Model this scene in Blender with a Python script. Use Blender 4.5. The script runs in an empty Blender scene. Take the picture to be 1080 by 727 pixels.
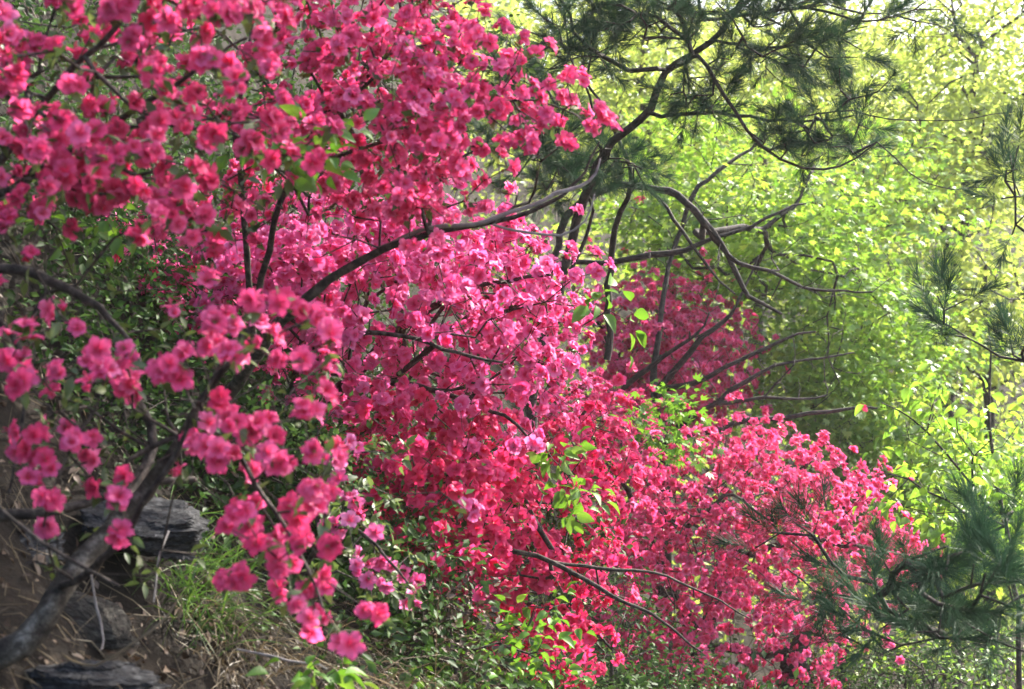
import bpy, math
import numpy as np

RNG = np.random.default_rng(11)
S = bpy.context.scene
COL = S.collection
R = math.radians

# ------------------------------------------------------------------ camera, sky, sun, exposure
F = 1712.0                      # focal length in pixels of a 1080 px wide frame
CAM = np.array([0.0, 0.0, 1.6])
cam_d = bpy.data.cameras.new("camera")
cam_d.sensor_width = 36.0
cam_d.lens = 36.0 * F / 1080.0
cam_d.clip_end = 500
cam_d.dof.use_dof = True
cam_d.dof.focus_distance = 6.2
cam_d.dof.aperture_fstop = 5.0
cam = bpy.data.objects.new("camera", cam_d)
COL.objects.link(cam)
cam.location = CAM
cam.rotation_euler = (R(90), 0, 0)
S.camera = cam

SUN_DIR = np.array([0.56, 0.52, 0.66]); SUN_DIR /= np.linalg.norm(SUN_DIR)
sun_el = math.asin(SUN_DIR[2]); sun_az = math.atan2(SUN_DIR[0], SUN_DIR[1])
W = bpy.data.worlds.new("World"); S.world = W; W.use_nodes = True
nt = W.node_tree
sky = nt.nodes.new("ShaderNodeTexSky"); sky.sky_type = 'NISHITA'; sky.sun_disc = False
sky.sun_elevation = sun_el; sky.sun_rotation = sun_az; sky.air_density = 1.0; sky.dust_density = 4.0
bg = nt.nodes["Background"]; bg.inputs[1].default_value = 0.15
nt.links.new(sky.outputs[0], bg.inputs[0])
sl = bpy.data.lights.new("sun", 'SUN'); sl.energy = 4.6; sl.angle = R(0.55); sl.color = (1.0, 0.95, 0.86)
so = bpy.data.objects.new("sun", sl); COL.objects.link(so)
from mathutils import Vector, Matrix
so.rotation_euler = Vector(SUN_DIR).to_track_quat('Z', 'Y').to_euler()
so.location = (20, 15, 25)
S.view_settings.view_transform = 'Standard'; S.view_settings.look = 'None'
S.view_settings.exposure = 2.05; S.view_settings.gamma = 1.0
S.render.engine = 'CYCLES'
S.cycles.max_bounces = 8; S.cycles.diffuse_bounces = 4; S.cycles.transmission_bounces = 6
S.cycles.use_denoising = True

# ------------------------------------------------------------------ helpers
def P(px, py, d):
    """world point seen at that place of the 1080 px frame, d metres out"""
    px, py, d = np.broadcast_arrays(np.asarray(px, float), np.asarray(py, float), np.asarray(d, float))
    return np.stack([(px - 540) / F * d, d, CAM[2] - (py - 363.5) / F * d], -1)

def proj(p):
    p = np.atleast_2d(p)
    return 540 + p[:, 0] / p[:, 1] * F, 363.5 - (p[:, 2] - CAM[2]) / p[:, 1] * F

def norm(v):
    return v / np.maximum(np.linalg.norm(v, axis=-1, keepdims=True), 1e-9)

def ground(x, y):
    x = np.asarray(x, float); y = np.asarray(y, float)
    yy = np.minimum(y, 12)
    foot = -1.0 + (yy - 3) * 0.5 - 0.24 * np.maximum(yy - 4.2, 0)
    zf = 0.86 - 0.21 * (np.maximum(yy, 1.5) - 3)
    s = foot - x
    sp = np.maximum(s, 0)
    up = 0.75 * sp + 0.38 * sp ** 2 / (1 + 0.12 * sp)
    z = zf + up - 0.16 * np.clip(-s, 0, 6)
    z = z + 0.24 * np.maximum(y - 13, 0) * np.clip((y - 13) / 6, 0, 1)
    z = z + 0.05 * np.sin(3.1 * x + 1.3 * y) * np.sin(2.3 * y - 1.1 * x) + 0.03 * np.sin(7 * x + 2) * np.sin(6.1 * y)
    return z

class Geo:
    """collects vertices, faces (3 or 4 corners) and two vertex attributes"""
    def __init__(s): s.v = []; s.q = []; s.t = []; s.r = []; s.n = 0
    def add(s, v, f, t=None, r=None):
        v = np.asarray(v, np.float32).reshape(-1, 3); n = len(v)
        f = np.asarray(f, np.int64)
        s.q.append(f + s.n); s.v.append(v)
        s.t.append(np.zeros(n, np.float32) if t is None else np.broadcast_to(np.asarray(t, np.float32).reshape(-1), (n,)))
        s.r.append(np.zeros(n, np.float32) if r is None else np.broadcast_to(np.asarray(r, np.float32), (n,)))
        s.n += n
    def inst(s, tpl, pos, rot, sc, rnd):
        tv, tf, tt = tpl
        n = len(pos)
        if n == 0: return
        sc = np.asarray(sc, float)
        sc = sc.reshape(n, 1, -1) if sc.ndim > 1 else np.broadcast_to(sc.reshape(-1, 1, 1), (n, 1, 1))
        V = np.einsum('nij,nkj->nki', rot, tv[None] * sc) + pos[:, None]
        off = np.arange(n)[:, None, None] * len(tv)
        s.add(V.reshape(-1, 3), (tf[None] + off).reshape(-1, tf.shape[1]), np.tile(tt, n), np.repeat(rnd, len(tv)))
    def mesh(s, name, mat, smooth=True):
        me = bpy.data.meshes.new(name)
        if s.n:
            v = np.concatenate(s.v)
            loops = np.concatenate([f.reshape(-1) for f in s.q])
            tot = np.concatenate([np.full(len(f), f.shape[1]) for f in s.q])
            st = np.concatenate([[0], np.cumsum(tot)[:-1]])
            me.vertices.add(len(v)); me.vertices.foreach_set("co", np.ascontiguousarray(v.reshape(-1), dtype=np.float32))
            me.loops.add(len(loops)); me.loops.foreach_set("vertex_index", loops.astype(np.int32))
            me.polygons.add(len(tot)); me.polygons.foreach_set("loop_start", np.ascontiguousarray(st, dtype=np.int32)); me.polygons.foreach_set("loop_total", np.ascontiguousarray(tot, dtype=np.int32))
            me.polygons.foreach_set("use_smooth", [bool(smooth)] * len(tot))
            me.update(calc_edges=True); me.validate()
            for nm, a in (("along", s.t), ("rnd", s.r)):
                me.attributes.new(nm, 'FLOAT', 'POINT'); at = me.attributes[nm]
                at.data.foreach_set("value", np.ascontiguousarray(np.concatenate(a), dtype=np.float32))
        if mat: me.materials.append(mat)
        return me
    def obj(s, name, mat, parent=None, origin=None, smooth=True):
        org = np.zeros(3) if origin is None else np.asarray(origin, float)
        if parent is not None: org = np.array(parent.location)
        if s.n: s.v = [a - org.astype(np.float32) for a in s.v]
        o = bpy.data.objects.new(name, s.mesh(name, mat, smooth)); COL.objects.link(o)
        if parent is not None: o.parent = parent
        else: o.location = org
        return o

def thing(name, label, cat, loc, group=None):
    o = bpy.data.objects.new(name, None); COL.objects.link(o)
    o.empty_display_size = 0.1
    o.location = [float(c) for c in loc]
    tag(o, label, cat, group); return o

def tag(o, label=None, cat=None, group=None, kind=None):
    if label: o["label"] = label
    if cat: o["category"] = cat
    if group: o["group"] = group
    if kind: o["kind"] = kind
    return o

def frames(axis, roll=None):
    """rotation matrices whose z column is axis, rolled about it"""
    z = norm(np.asarray(axis, float)); n = len(z)
    ref = np.where(np.abs(z[:, 2:3]) > 0.95, np.array([[1.0, 0, 0]]), np.array([[0, 0, 1.0]]))
    x = norm(np.cross(ref, z)); y = np.cross(z, x)
    a = RNG.uniform(0, 2 * np.pi, n) if roll is None else np.broadcast_to(roll, (n,))
    c, s_ = np.cos(a)[:, None], np.sin(a)[:, None]
    x2 = c * x + s_ * y; y2 = -s_ * x + c * y
    return np.stack([x2, y2, z], -1)

def leaf_frames(fwd, up):
    """y column along the leaf, z column its upper face"""
    y = norm(fwd); z = norm(up - (up * y).sum(-1, keepdims=True) * y); x = np.cross(y, z)
    return np.stack([x, y, z], -1)

def rand_dirs(n):
    return norm(RNG.normal(size=(n, 3)))

# ------------------------------------------------------------------ templates (vertices, faces, along)
def grid_faces(nu, nv, base=0):
    f = []
    for i in range(nu):
        for j in range(nv):
            a = base + i * (nv + 1) + j
            f.append((a, a + 1, a + nv + 2, a + nv + 1))
    return f

def flower_tpl(nu, nv, seed, openness=1.0):
    """five-petalled azalea flower, radius about 1, opening along +z"""
    g = np.random.default_rng(seed)
    V, Fc, T = [], [], []
    for k in range(5):
        a0 = 2 * np.pi * k / 5 + g.normal(0, 0.07)
        L = 1.0 + g.normal(0, 0.06); wd = 0.40 + g.normal(0, 0.03); tip = g.normal(0.24, 0.12); ph = g.uniform(0, 6.28)
        b = len(V)
        for i in range(nu + 1):
            u = i / nu
            r = L * openness * (0.05 + 0.30 * u + 0.65 * u ** 1.5)
            z = L * (0.15 + 0.85 * u - (0.38 + tip) * u ** 2.6) * (1.25 - 0.25 * openness)
            w = wd * (0.06 + 0.94 * math.sin(math.pi * min(1.0, 0.04 + 0.90 * u) ** 1.35) ** 0.85)
            if i == nu: w *= 0.22
            for j in range(nv + 1):
                v = 2 * j / nv - 1
                lat = w * v
                zz = z + 0.09 * v * v * (u) - 0.0 + 0.085 * u * math.sin(4.2 * v + ph) + 0.03 * g.normal() * u
                rr = r - (0.10 * v * v * u if i == nu else 0.0)
                V.append((rr * math.cos(a0) - lat * math.sin(a0), rr * math.sin(a0) + lat * math.cos(a0), zz - 0.1)); T.append(u)
        Fc += grid_faces(nu, nv, b)
    return np.array(V), np.array(Fc), np.array(T)

def leaf_tpl(nu=3, width=0.25, fold=0.22, droop=0.25):
    """pointed oval leaf of length 1 along +y, folded on its midrib"""
    V, T = [], []
    for i in range(nu + 1):
        u = i / nu
        w = width * math.sin(math.pi * (0.05 + 0.93 * u) ** 0.85) if 0 < i < nu else width * 0.08
        z = -droop * u * u
        for v in (-1, 0, 1):
            V.append((w * v, u, z + fold * w * abs(v) * 1.6)); T.append(u)
    return np.array(V), np.array(grid_faces(nu, 2)), np.array(T)

def small_leaf_tpl(width=0.27):
    V = [(0, 0, 0), (width, .45, .07), (0, 1, -.12), (-width, .45, .07)]
    return np.array(V), np.array([(0, 1, 2), (0, 2, 3)]), np.array([0, .5, 1, .5])

def maple_tpl():
    """five-lobed leaf, length about 1"""
    V = [(0, 0, 0)]; T = [0]; Fc = []
    for a, l in ((-1.25, .62), (-.62, .88), (0, 1.0), (.62, .88), (1.25, .62)):
        d = np.array([math.sin(a), math.cos(a), 0]); p = np.array([d[1], -d[0], 0]); b = len(V)
        for q in (d * l * .5 + p * .15 + (0, 0, .02), d * l + (0, 0, -.12), d * l * .5 - p * .15 + (0, 0, .02)):
            V.append(tuple(q)); T.append(l)
        Fc.append((0, b, b + 1, b + 2))
    return np.array(V), np.array(Fc), np.array(T)

def brush_tpl(n, L, seed, length=0.12, back=0.55, w=0.0012):
    """pine shoot: needles all round a short twig along +z"""
    g = np.random.default_rng(seed); V, Fc, T = [], [], []
    for k in range(n):
        h = g.uniform(0, 1) ** 0.8 * length; a = g.uniform(0, 6.283)
        lean = 0.35 + 0.75 * (1 - h / length) * g.uniform(.5, 1.2)
        d = np.array([math.cos(a) * math.sin(lean), math.sin(a) * math.sin(lean), math.cos(lean)])
        l = L * g.uniform(.75, 1.1); s = norm(np.cross(d, g.normal(size=3))) * w
        b = len(V); o = np.array([0, 0, h]); bend = np.array([0, 0, 0.05 * l])
        V += [o - s, o + s, o + d * l * .6 + s - bend * .2, o + d * l + bend * .0, o + d * l * .6 - s - bend * .2]; T += [0, 0, .6, 1, .6]
        Fc += [(b, b + 1, b + 2, b + 4)]
        Fc += [(b + 4, b + 2, b + 3, b + 3)]
    Fc = [f for f in Fc]
    return np.array(V), np.array(Fc), np.array(T)

def brush_tpl_quads(n, L, seed, length=0.12, w=0.0007):
    g = np.random.default_rng(seed); V, Fc, T = [], [], []
    for k in range(n):
        h = g.uniform(0, 1) ** 0.8 * length; a = g.uniform(0, 6.283)
        lean = 0.30 + 0.85 * (1 - h / length) * g.uniform(.5, 1.2)
        d = np.array([math.cos(a) * math.sin(lean), math.sin(a) * math.sin(lean), math.cos(lean)])
        l = L * g.uniform(.75, 1.1); s = norm(np.cross(d, g.normal(size=3))) * w
        b = len(V); o = np.array([0, 0, h]); sag = g.normal(size=3) * .05 * l
        V += [o - s, o + s, o + d * l * .55 + s + sag, o + d * l * .55 - s + sag, o + d * l + s * .3, o + d * l - s * .3]
        T += [0, 0, .55, .55, 1, 1]
        Fc += [(b, b + 1, b + 2, b + 3), (b + 3, b + 2, b + 4, b + 5)]
    return np.array(V), np.array(Fc), np.array(T)

FL_NEAR = [flower_tpl(5, 4, 100 + i, o) for i, o in enumerate((1.08, 1.0, 1.12, .85, 1.05, 1.0, .6, .3))]
FL_MID = [flower_tpl(4, 2, 200 + i, o) for i, o in enumerate((1.08, 1.0, 1.12, .85, .95, .5))]
FL_FAR = [flower_tpl(3, 2, 300 + i, o) for i, o in enumerate((1.1, 1.0, .9, .6))]
LEAF = leaf_tpl(); LEAF_WIDE = leaf_tpl(5, .31, .32, .42); LEAF_S = small_leaf_tpl(); MAPLE = maple_tpl(); LEAF_FINE = leaf_tpl(3, .2, .3, .15)

def stamen_geo():
    g = Geo()
    gg = np.random.default_rng(5)
    for k in range(7):
        a = gg.uniform(0, 6.28); l = gg.uniform(.85, 1.15); sp = gg.uniform(.08, .22)
        pts = [np.array([math.cos(a) * sp * u, math.sin(a) * sp * u, .1 + l * u * (1 - .1 * u)]) for u in (0, .4, .75, 1)]
        tube(g, np.array(pts), np.array([.022, .02, .018, .04]), 3)
    return g

# ------------------------------------------------------------------ branches
def smooth_path(pts, step=0.05, jit=0.0):
    """Catmull-Rom through rows (x, y, z, r)"""
    p = np.asarray(pts, float)
    ext = np.vstack([2 * p[0] - p[1], p, 2 * p[-1] - p[-2]])
    out = []
    for i in range(1, len(ext) - 2):
        a, b, c, d = ext[i - 1:i + 3]
        n = max(2, int(np.linalg.norm(c[:3] - b[:3]) / step))
        for t in np.arange(n) / n:
            out.append(.5 * (2 * b + (c - a) * t + (2 * a - 5 * b + 4 * c - d) * t * t + (3 * b - a - 3 * c + d) * t ** 3))
    out.append(p[-1]); out = np.array(out)
    if jit:
        j = RNG.normal(size=(len(out), 3)) * jit
        j[1:-1] = (j[:-2] + j[1:-1] + j[2:]) / 2
        out[1:-1, :3] += j[1:-1]
    out[:, 3] = np.maximum(out[:, 3], 0.0006)
    return out

def tube(g, pts, rad, k=6, knob=0.0):
    n = len(pts); d = np.gradient(pts, axis=0); d = norm(d)
    up = np.array([0.0, 0.0, 1.0]) if abs(d[0, 2]) < .9 else np.array([1.0, 0, 0])
    X = np.zeros_like(pts); x = norm(np.cross(up, d[0]))
    for i in range(n):
        x = norm(x - (x @ d[i]) * d[i]); X[i] = x
    Y = np.cross(d, X)
    a = np.arange(k) / k * 2 * np.pi
    rr = rad[:, None] * (1 + knob * RNG.normal(size=(n, k)))
    V = pts[:, None] + rr[..., None] * (np.cos(a)[None, :, None] * X[:, None] + np.sin(a)[None, :, None] * Y[:, None])
    i = np.arange(n - 1)[:, None] * k; j = np.arange(k)[None]; j2 = (j + 1) % k
    f = np.stack([i + j, i + j2, i + k + j2, i + k + j], -1).reshape(-1, 4)
    g.add(V.reshape(-1, 3), f, np.repeat(np.linspace(0, 1, n), k), float(RNG.random()))
    # closed tip
    tip = np.vstack([V[-1], pts[-1:] + d[-1:] * rad[-1]])
    g.add(tip, [(q, (q + 1) % k, k) for q in range(k)], 1.0, .5)

def pxpath(rows, step=0.05, jit=0.004):
    """rows of (px, py, d, width in px) -> smoothed (x, y, z, r)"""
    a = np.array(rows, float)
    xyz = P(a[:, 0], a[:, 1], a[:, 2]); r = a[:, 3] / F * a[:, 2] / 2
    return smooth_path(np.column_stack([xyz, r]), step, jit)

def grow(stems, targets, step=0.12, wander=0.15, tip_r=0.0012, max_r=0.02, pw=0.42, plw=0.12, sag=0.0):
    """join every target to the nearest branch already grown; returns the geometry and the twig direction at each target"""
    targets = np.asarray(targets, float)
    N0 = sum(len(s_) for s_ in stems)
    cap = N0 + len(targets) * 12 + 10
    pos = np.zeros((cap, 3)); par = np.full(cap, -1); plen = np.zeros(cap); ext = np.zeros(cap, bool); n = 0
    rad0 = np.zeros(cap); dirn = np.zeros((cap, 3))
    for s_ in stems:
        m = len(s_); pos[n:n + m] = s_[:, :3]; ext[n:n + m] = True; rad0[n:n + m] = s_[:, 3]; dirn[n:n + m] = norm(np.gradient(s_[:, :3], axis=0))
        plen[n:n + m] = np.concatenate([[0], np.cumsum(np.linalg.norm(np.diff(s_[:, :3], axis=0), axis=1))])
        n += m
    d0 = np.min(np.linalg.norm(targets[:, None] - pos[None, :n:4], axis=2), axis=1)
    tnode = np.zeros(len(targets), int)
    for ti in np.argsort(d0):
        t = targets[ti]
        dv = t - pos[:n]; D = np.linalg.norm(dv, axis=1)
        cs = (dv * dirn[:n]).sum(1) / np.maximum(D, 1e-6)
        c = int(np.argmin(D * (1 + .55 * (1 - cs)) + plw * plen[:n])); L = D[c]
        m = int(min(11, max(1, round(L / step))))
        side = RNG.normal(size=3) * wander * L * .5
        prev = c; base = pos[c].copy()
        for i in range(1, m + 1):
            u = i / m
            p = base + (t - base) * u + (side + dirn[c] * L * .22) * math.sin(math.pi * u) * (1 - .3 * u) + np.array([0, 0, -sag * L * math.sin(math.pi * u)])
            if i < m: p = p + RNG.normal(size=3) * .02 * L
            pos[n] = p; par[n] = prev; plen[n] = plen[prev] + np.linalg.norm(p - pos[prev]); dirn[n] = norm(p - pos[prev]); prev = n; n += 1
        tnode[ti] = prev
    cnt = np.zeros(n); cnt[tnode] = 1
    for i in range(n - 1, N0 - 1, -1): cnt[par[i]] += cnt[i]
    r = np.minimum(tip_r * np.maximum(cnt, 1) ** pw, max_r)
    r[:N0] = rad0[:N0]
    e = np.arange(N0, n); pe = par[e]
    dirs = np.zeros((n, 3)); dirs[e] = norm(pos[e] - pos[pe])
    dstart = np.where((ext[pe])[:, None], dirs[e], norm(dirs[e] + dirs[pe]))
    k = 5
    a = np.arange(k) / k * 2 * np.pi
    def ring(c, d, rr):
        ref = np.where(np.abs(d[:, 2:3]) > .95, np.array([[1.0, 0, 0]]), np.array([[0, 0, 1.0]]))
        x = norm(np.cross(ref, d)); y = np.cross(d, x)
        return c[:, None] + rr[:, None, None] * (np.cos(a)[None, :, None] * x[:, None] + np.sin(a)[None, :, None] * y[:, None])
    r0 = np.minimum(r[pe], r[e] * 1.25)
    A = ring(pos[pe], dstart, r0); B = ring(pos[e], dirs[e], r[e])
    V = np.concatenate([A, B], 1)
    j = np.arange(k); j2 = (j + 1) % k
    fq = np.stack([j, j2, j2 + k, j + k], -1)
    g = Geo()
    if len(e): g.add(V.reshape(-1, 3), (fq[None] + np.arange(len(e))[:, None, None] * 2 * k).reshape(-1, 4), 0.5, np.repeat(RNG.random(len(e)), 2 * k))
    return g, dirs[tnode], pos[:n], e

# ------------------------------------------------------------------ materials
def mat_new(name):
    m = bpy.data.materials.new(name); m.use_nodes = True
    t = m.node_tree; t.nodes.clear()
    out = t.nodes.new("ShaderNodeOutputMaterial"); return m, t, out

def N(t, kind, **kw):
    n = t.nodes.new(kind)
    for k, v in kw.items(): setattr(n, k, v)
    return n

def ramp(t, src, stops):
    r = N(t, "ShaderNodeValToRGB"); el = r.color_ramp.elements
    while len(el) < len(stops): el.new(.5)
    for e, (p, c) in zip(el, stops): e.position = p; e.color = (*c, 1)
    t.links.new(src, r.inputs[0]); return r.outputs[0]

def thin_mat(name, cols, trans=0.45, gloss=0.06, rough=0.45, base=None, transcol=None, base_pos=(0.0, .45)):
    """petal or leaf: diffuse + translucent + a little gloss; colour from the per-piece attribute, base tint along the piece"""
    m, t, out = mat_new(name)
    at = N(t, "ShaderNodeAttribute", attribute_name="rnd")
    c = ramp(t, at.outputs['Fac'], [(i / max(1, len(cols) - 1), q) for i, q in enumerate(cols)])
    if base:
        al = N(t, "ShaderNodeAttribute", attribute_name="along")
        mr = N(t, "ShaderNodeMapRange"); mr.inputs[1].default_value = base_pos[0]; mr.inputs[2].default_value = base_pos[1]
        t.links.new(al.outputs['Fac'], mr.inputs[0])
        mx = N(t, "ShaderNodeMix", data_type='RGBA'); t.links.new(mr.outputs[0], mx.inputs[0])
        mx.inputs[6].default_value = (*base, 1); t.links.new(c, mx.inputs[7]); c = mx.outputs[2]
    no = N(t, "ShaderNodeTexNoise"); no.inputs['Scale'].default_value = 60
    hs = N(t, "ShaderNodeHueSaturation"); vr = N(t, "ShaderNodeMapRange"); vr.inputs[3].default_value = .75; vr.inputs[4].default_value = 1.2
    t.links.new(no.outputs['Fac'], vr.inputs[0]); t.links.new(vr.outputs[0], hs.inputs['Value']); t.links.new(c, hs.inputs['Color']); c = hs.outputs[0]
    d = N(t, "ShaderNodeBsdfDiffuse"); tr = N(t, "ShaderNodeBsdfTranslucent"); gl = N(t, "ShaderNodeBsdfGlossy"); gl.inputs['Roughness'].default_value = rough
    t.links.new(c, d.inputs[0])
    if transcol:
        mx = N(t, "ShaderNodeMix", data_type='RGBA'); mx.blend_type = 'MULTIPLY'; mx.inputs[0].default_value = 1
        t.links.new(c, mx.inputs[6]); mx.inputs[7].default_value = (*transcol, 1); t.links.new(mx.outputs[2], tr.inputs[0])
    else: t.links.new(c, tr.inputs[0])
    a = N(t, "ShaderNodeMixShader"); a.inputs[0].default_value = trans; t.links.new(d.outputs[0], a.inputs[1]); t.links.new(tr.outputs[0], a.inputs[2])
    b = N(t, "ShaderNodeMixShader"); b.inputs[0].default_value = gloss; t.links.new(a.outputs[0], b.inputs[1]); t.links.new(gl.outputs[0], b.inputs[2])
    t.links.new(b.outputs[0], out.inputs[0]); return m

def bark_mat(name, stops, scale=30, bump=.5, rough=.85):
    m, t, out = mat_new(name)
    tc = N(t, "ShaderNodeTexCoord")
    no = N(t, "ShaderNodeTexNoise"); no.inputs['Scale'].default_value = scale; no.inputs['Detail'].default_value = 6; no.inputs['Roughness'].default_value = .7
    t.links.new(tc.outputs['Object'], no.inputs['Vector'])
    c = ramp(t, no.outputs['Fac'], stops)
    b = N(t, "ShaderNodeBump"); b.inputs['Strength'].default_value = bump; b.inputs['Distance'].default_value = .01; t.links.new(no.outputs['Fac'], b.inputs['Height'])
    p = N(t, "ShaderNodeBsdfPrincipled"); p.inputs['Roughness'].default_value = rough; p.inputs['Specular IOR Level'].default_value = .3
    t.links.new(c, p.inputs['Base Color']); t.links.new(b.outputs[0], p.inputs['Normal']); t.links.new(p.outputs[0], out.inputs[0]); return m

def soil_mat():
    m, t, out = mat_new("leaf_litter_soil")
    tc = N(t, "ShaderNodeTexCoord")
    n1 = N(t, "ShaderNodeTexNoise"); n1.inputs['Scale'].default_value = 4; n1.inputs['Detail'].default_value = 8; n1.inputs['Roughness'].default_value = .7
    n2 = N(t, "ShaderNodeTexNoise"); n2.inputs['Scale'].default_value = 55; n2.inputs['Detail'].default_value = 6; n2.inputs['Roughness'].default_value = .75
    for n in (n1, n2): t.links.new(tc.outputs['Object'], n.inputs['Vector'])
    c1 = ramp(t, n1.outputs['Fac'], [(.25, (.008, .006, .005)), (.5, (.021, .016, .012)), (.62, (.04, .031, .023)), (.8, (.022, .025, .013))])
    mx = N(t, "ShaderNodeMix", data_type='RGBA'); mx.blend_type = 'MULTIPLY'; mx.inputs[0].default_value = .8
    c2 = ramp(t, n2.outputs['Fac'], [(.3, (.35, .32, .3)), (.7, (1.6, 1.5, 1.35))])
    t.links.new(c1, mx.inputs[6]); t.links.new(c2, mx.inputs[7])
    ad = N(t, "ShaderNodeMath", operation='ADD'); t.links.new(n1.outputs['Fac'], ad.inputs[0]); t.links.new(n2.outputs['Fac'], ad.inputs[1])
    b = N(t, "ShaderNodeBump"); b.inputs['Strength'].default_value = 1; b.inputs['Distance'].default_value = .04; t.links.new(ad.outputs[0], b.inputs['Height'])
    p = N(t, "ShaderNodeBsdfPrincipled"); p.inputs['Roughness'].default_value = .95; p.inputs['Specular IOR Level'].default_value = .2
    t.links.new(mx.outputs[2], p.inputs['Base Color']); t.links.new(b.outputs[0], p.inputs['Normal']); t.links.new(p.outputs[0], out.inputs[0]); return m

def rock_mat(name, tint=(1, 1, 1)):
    m, t, out = mat_new(name)
    tc = N(t, "ShaderNodeTexCoord"); mp = N(t, "ShaderNodeMapping"); mp.inputs['Scale'].default_value = (14, 14, 60); mp.inputs['Rotation'].default_value = (.2, -.25, 0)
    t.links.new(tc.outputs['Object'], mp.inputs['Vector'])
    n1 = N(t, "ShaderNodeTexNoise"); n1.inputs['Scale'].default_value = 3; n1.inputs['Detail'].default_value = 10; n1.inputs['Roughness'].default_value = .7
    t.links.new(mp.outputs[0], n1.inputs['Vector'])
    c = ramp(t, n1.outputs['Fac'], [(.3, tuple(.018 * q for q in tint)), (.5, tuple(.03 * q for q in tint)), (.7, tuple(.09 * q for q in tint))])
    b = N(t, "ShaderNodeBump"); b.inputs['Strength'].default_value = .6; b.inputs['Distance'].default_value = .01; t.links.new(n1.outputs['Fac'], b.inputs['Height'])
    p = N(t, "ShaderNodeBsdfPrincipled"); p.inputs['Roughness'].default_value = .95; p.inputs['Specular IOR Level'].default_value = .15
    t.links.new(c, p.inputs['Base Color']); t.links.new(b.outputs[0], p.inputs['Normal']); t.links.new(p.outputs[0], out.inputs[0]); return m

PETAL_RED = thin_mat("petal_crimson", [(.82, .055, .20), (.85, .085, .27), (.88, .14, .37), (.90, .23, .48)], .53, .02, .5, base=(.64, .014, .08), base_pos=(.05, .7))
PETAL_PINK = thin_mat("petal_rose_pink", [(.82, .08, .29), (.85, .13, .39), (.88, .21, .50), (.90, .33, .61)], .5, .02, .5, base=(.74, .03, .15), base_pos=(.05, .7))
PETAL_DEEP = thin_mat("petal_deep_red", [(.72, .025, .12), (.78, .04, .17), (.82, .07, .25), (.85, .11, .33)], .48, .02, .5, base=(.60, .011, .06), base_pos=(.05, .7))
PETAL_CORAL = thin_mat("petal_coral_pink", [(.82, .055, .20), (.85, .09, .28), (.88, .15, .38), (.90, .25, .50)], .52, .02, .5, base=(.68, .016, .07), base_pos=(.05, .7))
STAMEN = thin_mat("stamen_pink", [(.7, .08, .2), (.75, .12, .25)], .2, .03)
LEAF_AZ = thin_mat("azalea_leaf", [(.05, .085, .02), (.075, .12, .028), (.11, .16, .035), (.15, .19, .05)], .40, .05, .45)
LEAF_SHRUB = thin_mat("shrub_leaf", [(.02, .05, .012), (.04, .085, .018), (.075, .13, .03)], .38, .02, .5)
LEAF_FRESH = thin_mat("fresh_leaf", [(.08, .20, .025), (.12, .26, .035), (.19, .30, .06)], .46, .03, .45, transcol=(1.15, 1.1, .6))
LEAF_MAPLE = thin_mat("maple_leaf", [(.10, .22, .035), (.17, .31, .05), (.26, .40, .065), (.40, .50, .11)], .57, .05, .45, transcol=(1.15, 1.15, .65))
LEAF_PALE = thin_mat("pale_spring_leaf", [(.22, .33, .07), (.36, .45, .11), (.50, .56, .18)], .6, .05, .45, transcol=(1.15, 1.12, .75))
LEAF_WOOD = thin_mat("woodland_leaf", [(.18, .28, .06), (.30, .39, .09), (.44, .50, .15)], .58, .04, .5, transcol=(1.15, 1.12, .7))
LEAF_DRY = thin_mat("dry_leaf", [(.03, .02, .013), (.055, .033, .02), (.09, .056, .033), (.15, .10, .065)], .15, .04, .6)
NEEDLE = thin_mat("pine_needle", [(.02, .055, .026), (.03, .08, .036), (.045, .10, .045)], .18, .025, .45)
GRASS_G = thin_mat("green_grass", [(.04, .10, .015), (.07, .15, .02), (.12, .2, .03)], .4, .06, .4)
GRASS_D = thin_mat("dry_grass", [(.09, .065, .035), (.15, .11, .06), (.24, .18, .10), (.05, .036, .022)], .25, .05, .5)
BARK_AZ = bark_mat("azalea_bark", [(.36, (.016, .012, .010)), (.5, (.045, .034, .028)), (.64, (.12, .095, .08))], 45)
BARK_OLD = bark_mat("old_mossy_bark", [(.38, (.012, .010, .008)), (.47, (.045, .036, .028)), (.54, (.08, .07, .056)), (.64, (.22, .195, .165))], 22, 1)
BARK_DEAD = bark_mat("dead_grey_wood", [(.3, (.16, .14, .13)), (.6, (.33, .30, .28)), (.8, (.48, .45, .43))], 40)
BARK_PINE = bark_mat("pine_bark", [(.36, (.012, .010, .008)), (.5, (.034, .027, .023)), (.66, (.09, .07, .06))], 25, .8)
BARK_TREE = bark_mat("grey_tree_bark", [(.3, (.035, .03, .026)), (.55, (.075, .065, .058)), (.78, (.13, .115, .10))], 25)
SOIL = soil_mat(); ROCK = rock_mat("layered_slate", (.95, .95, 1.0)); ROCK_B = rock_mat("brown_rock", (1.1, 1.0, .85))

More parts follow.
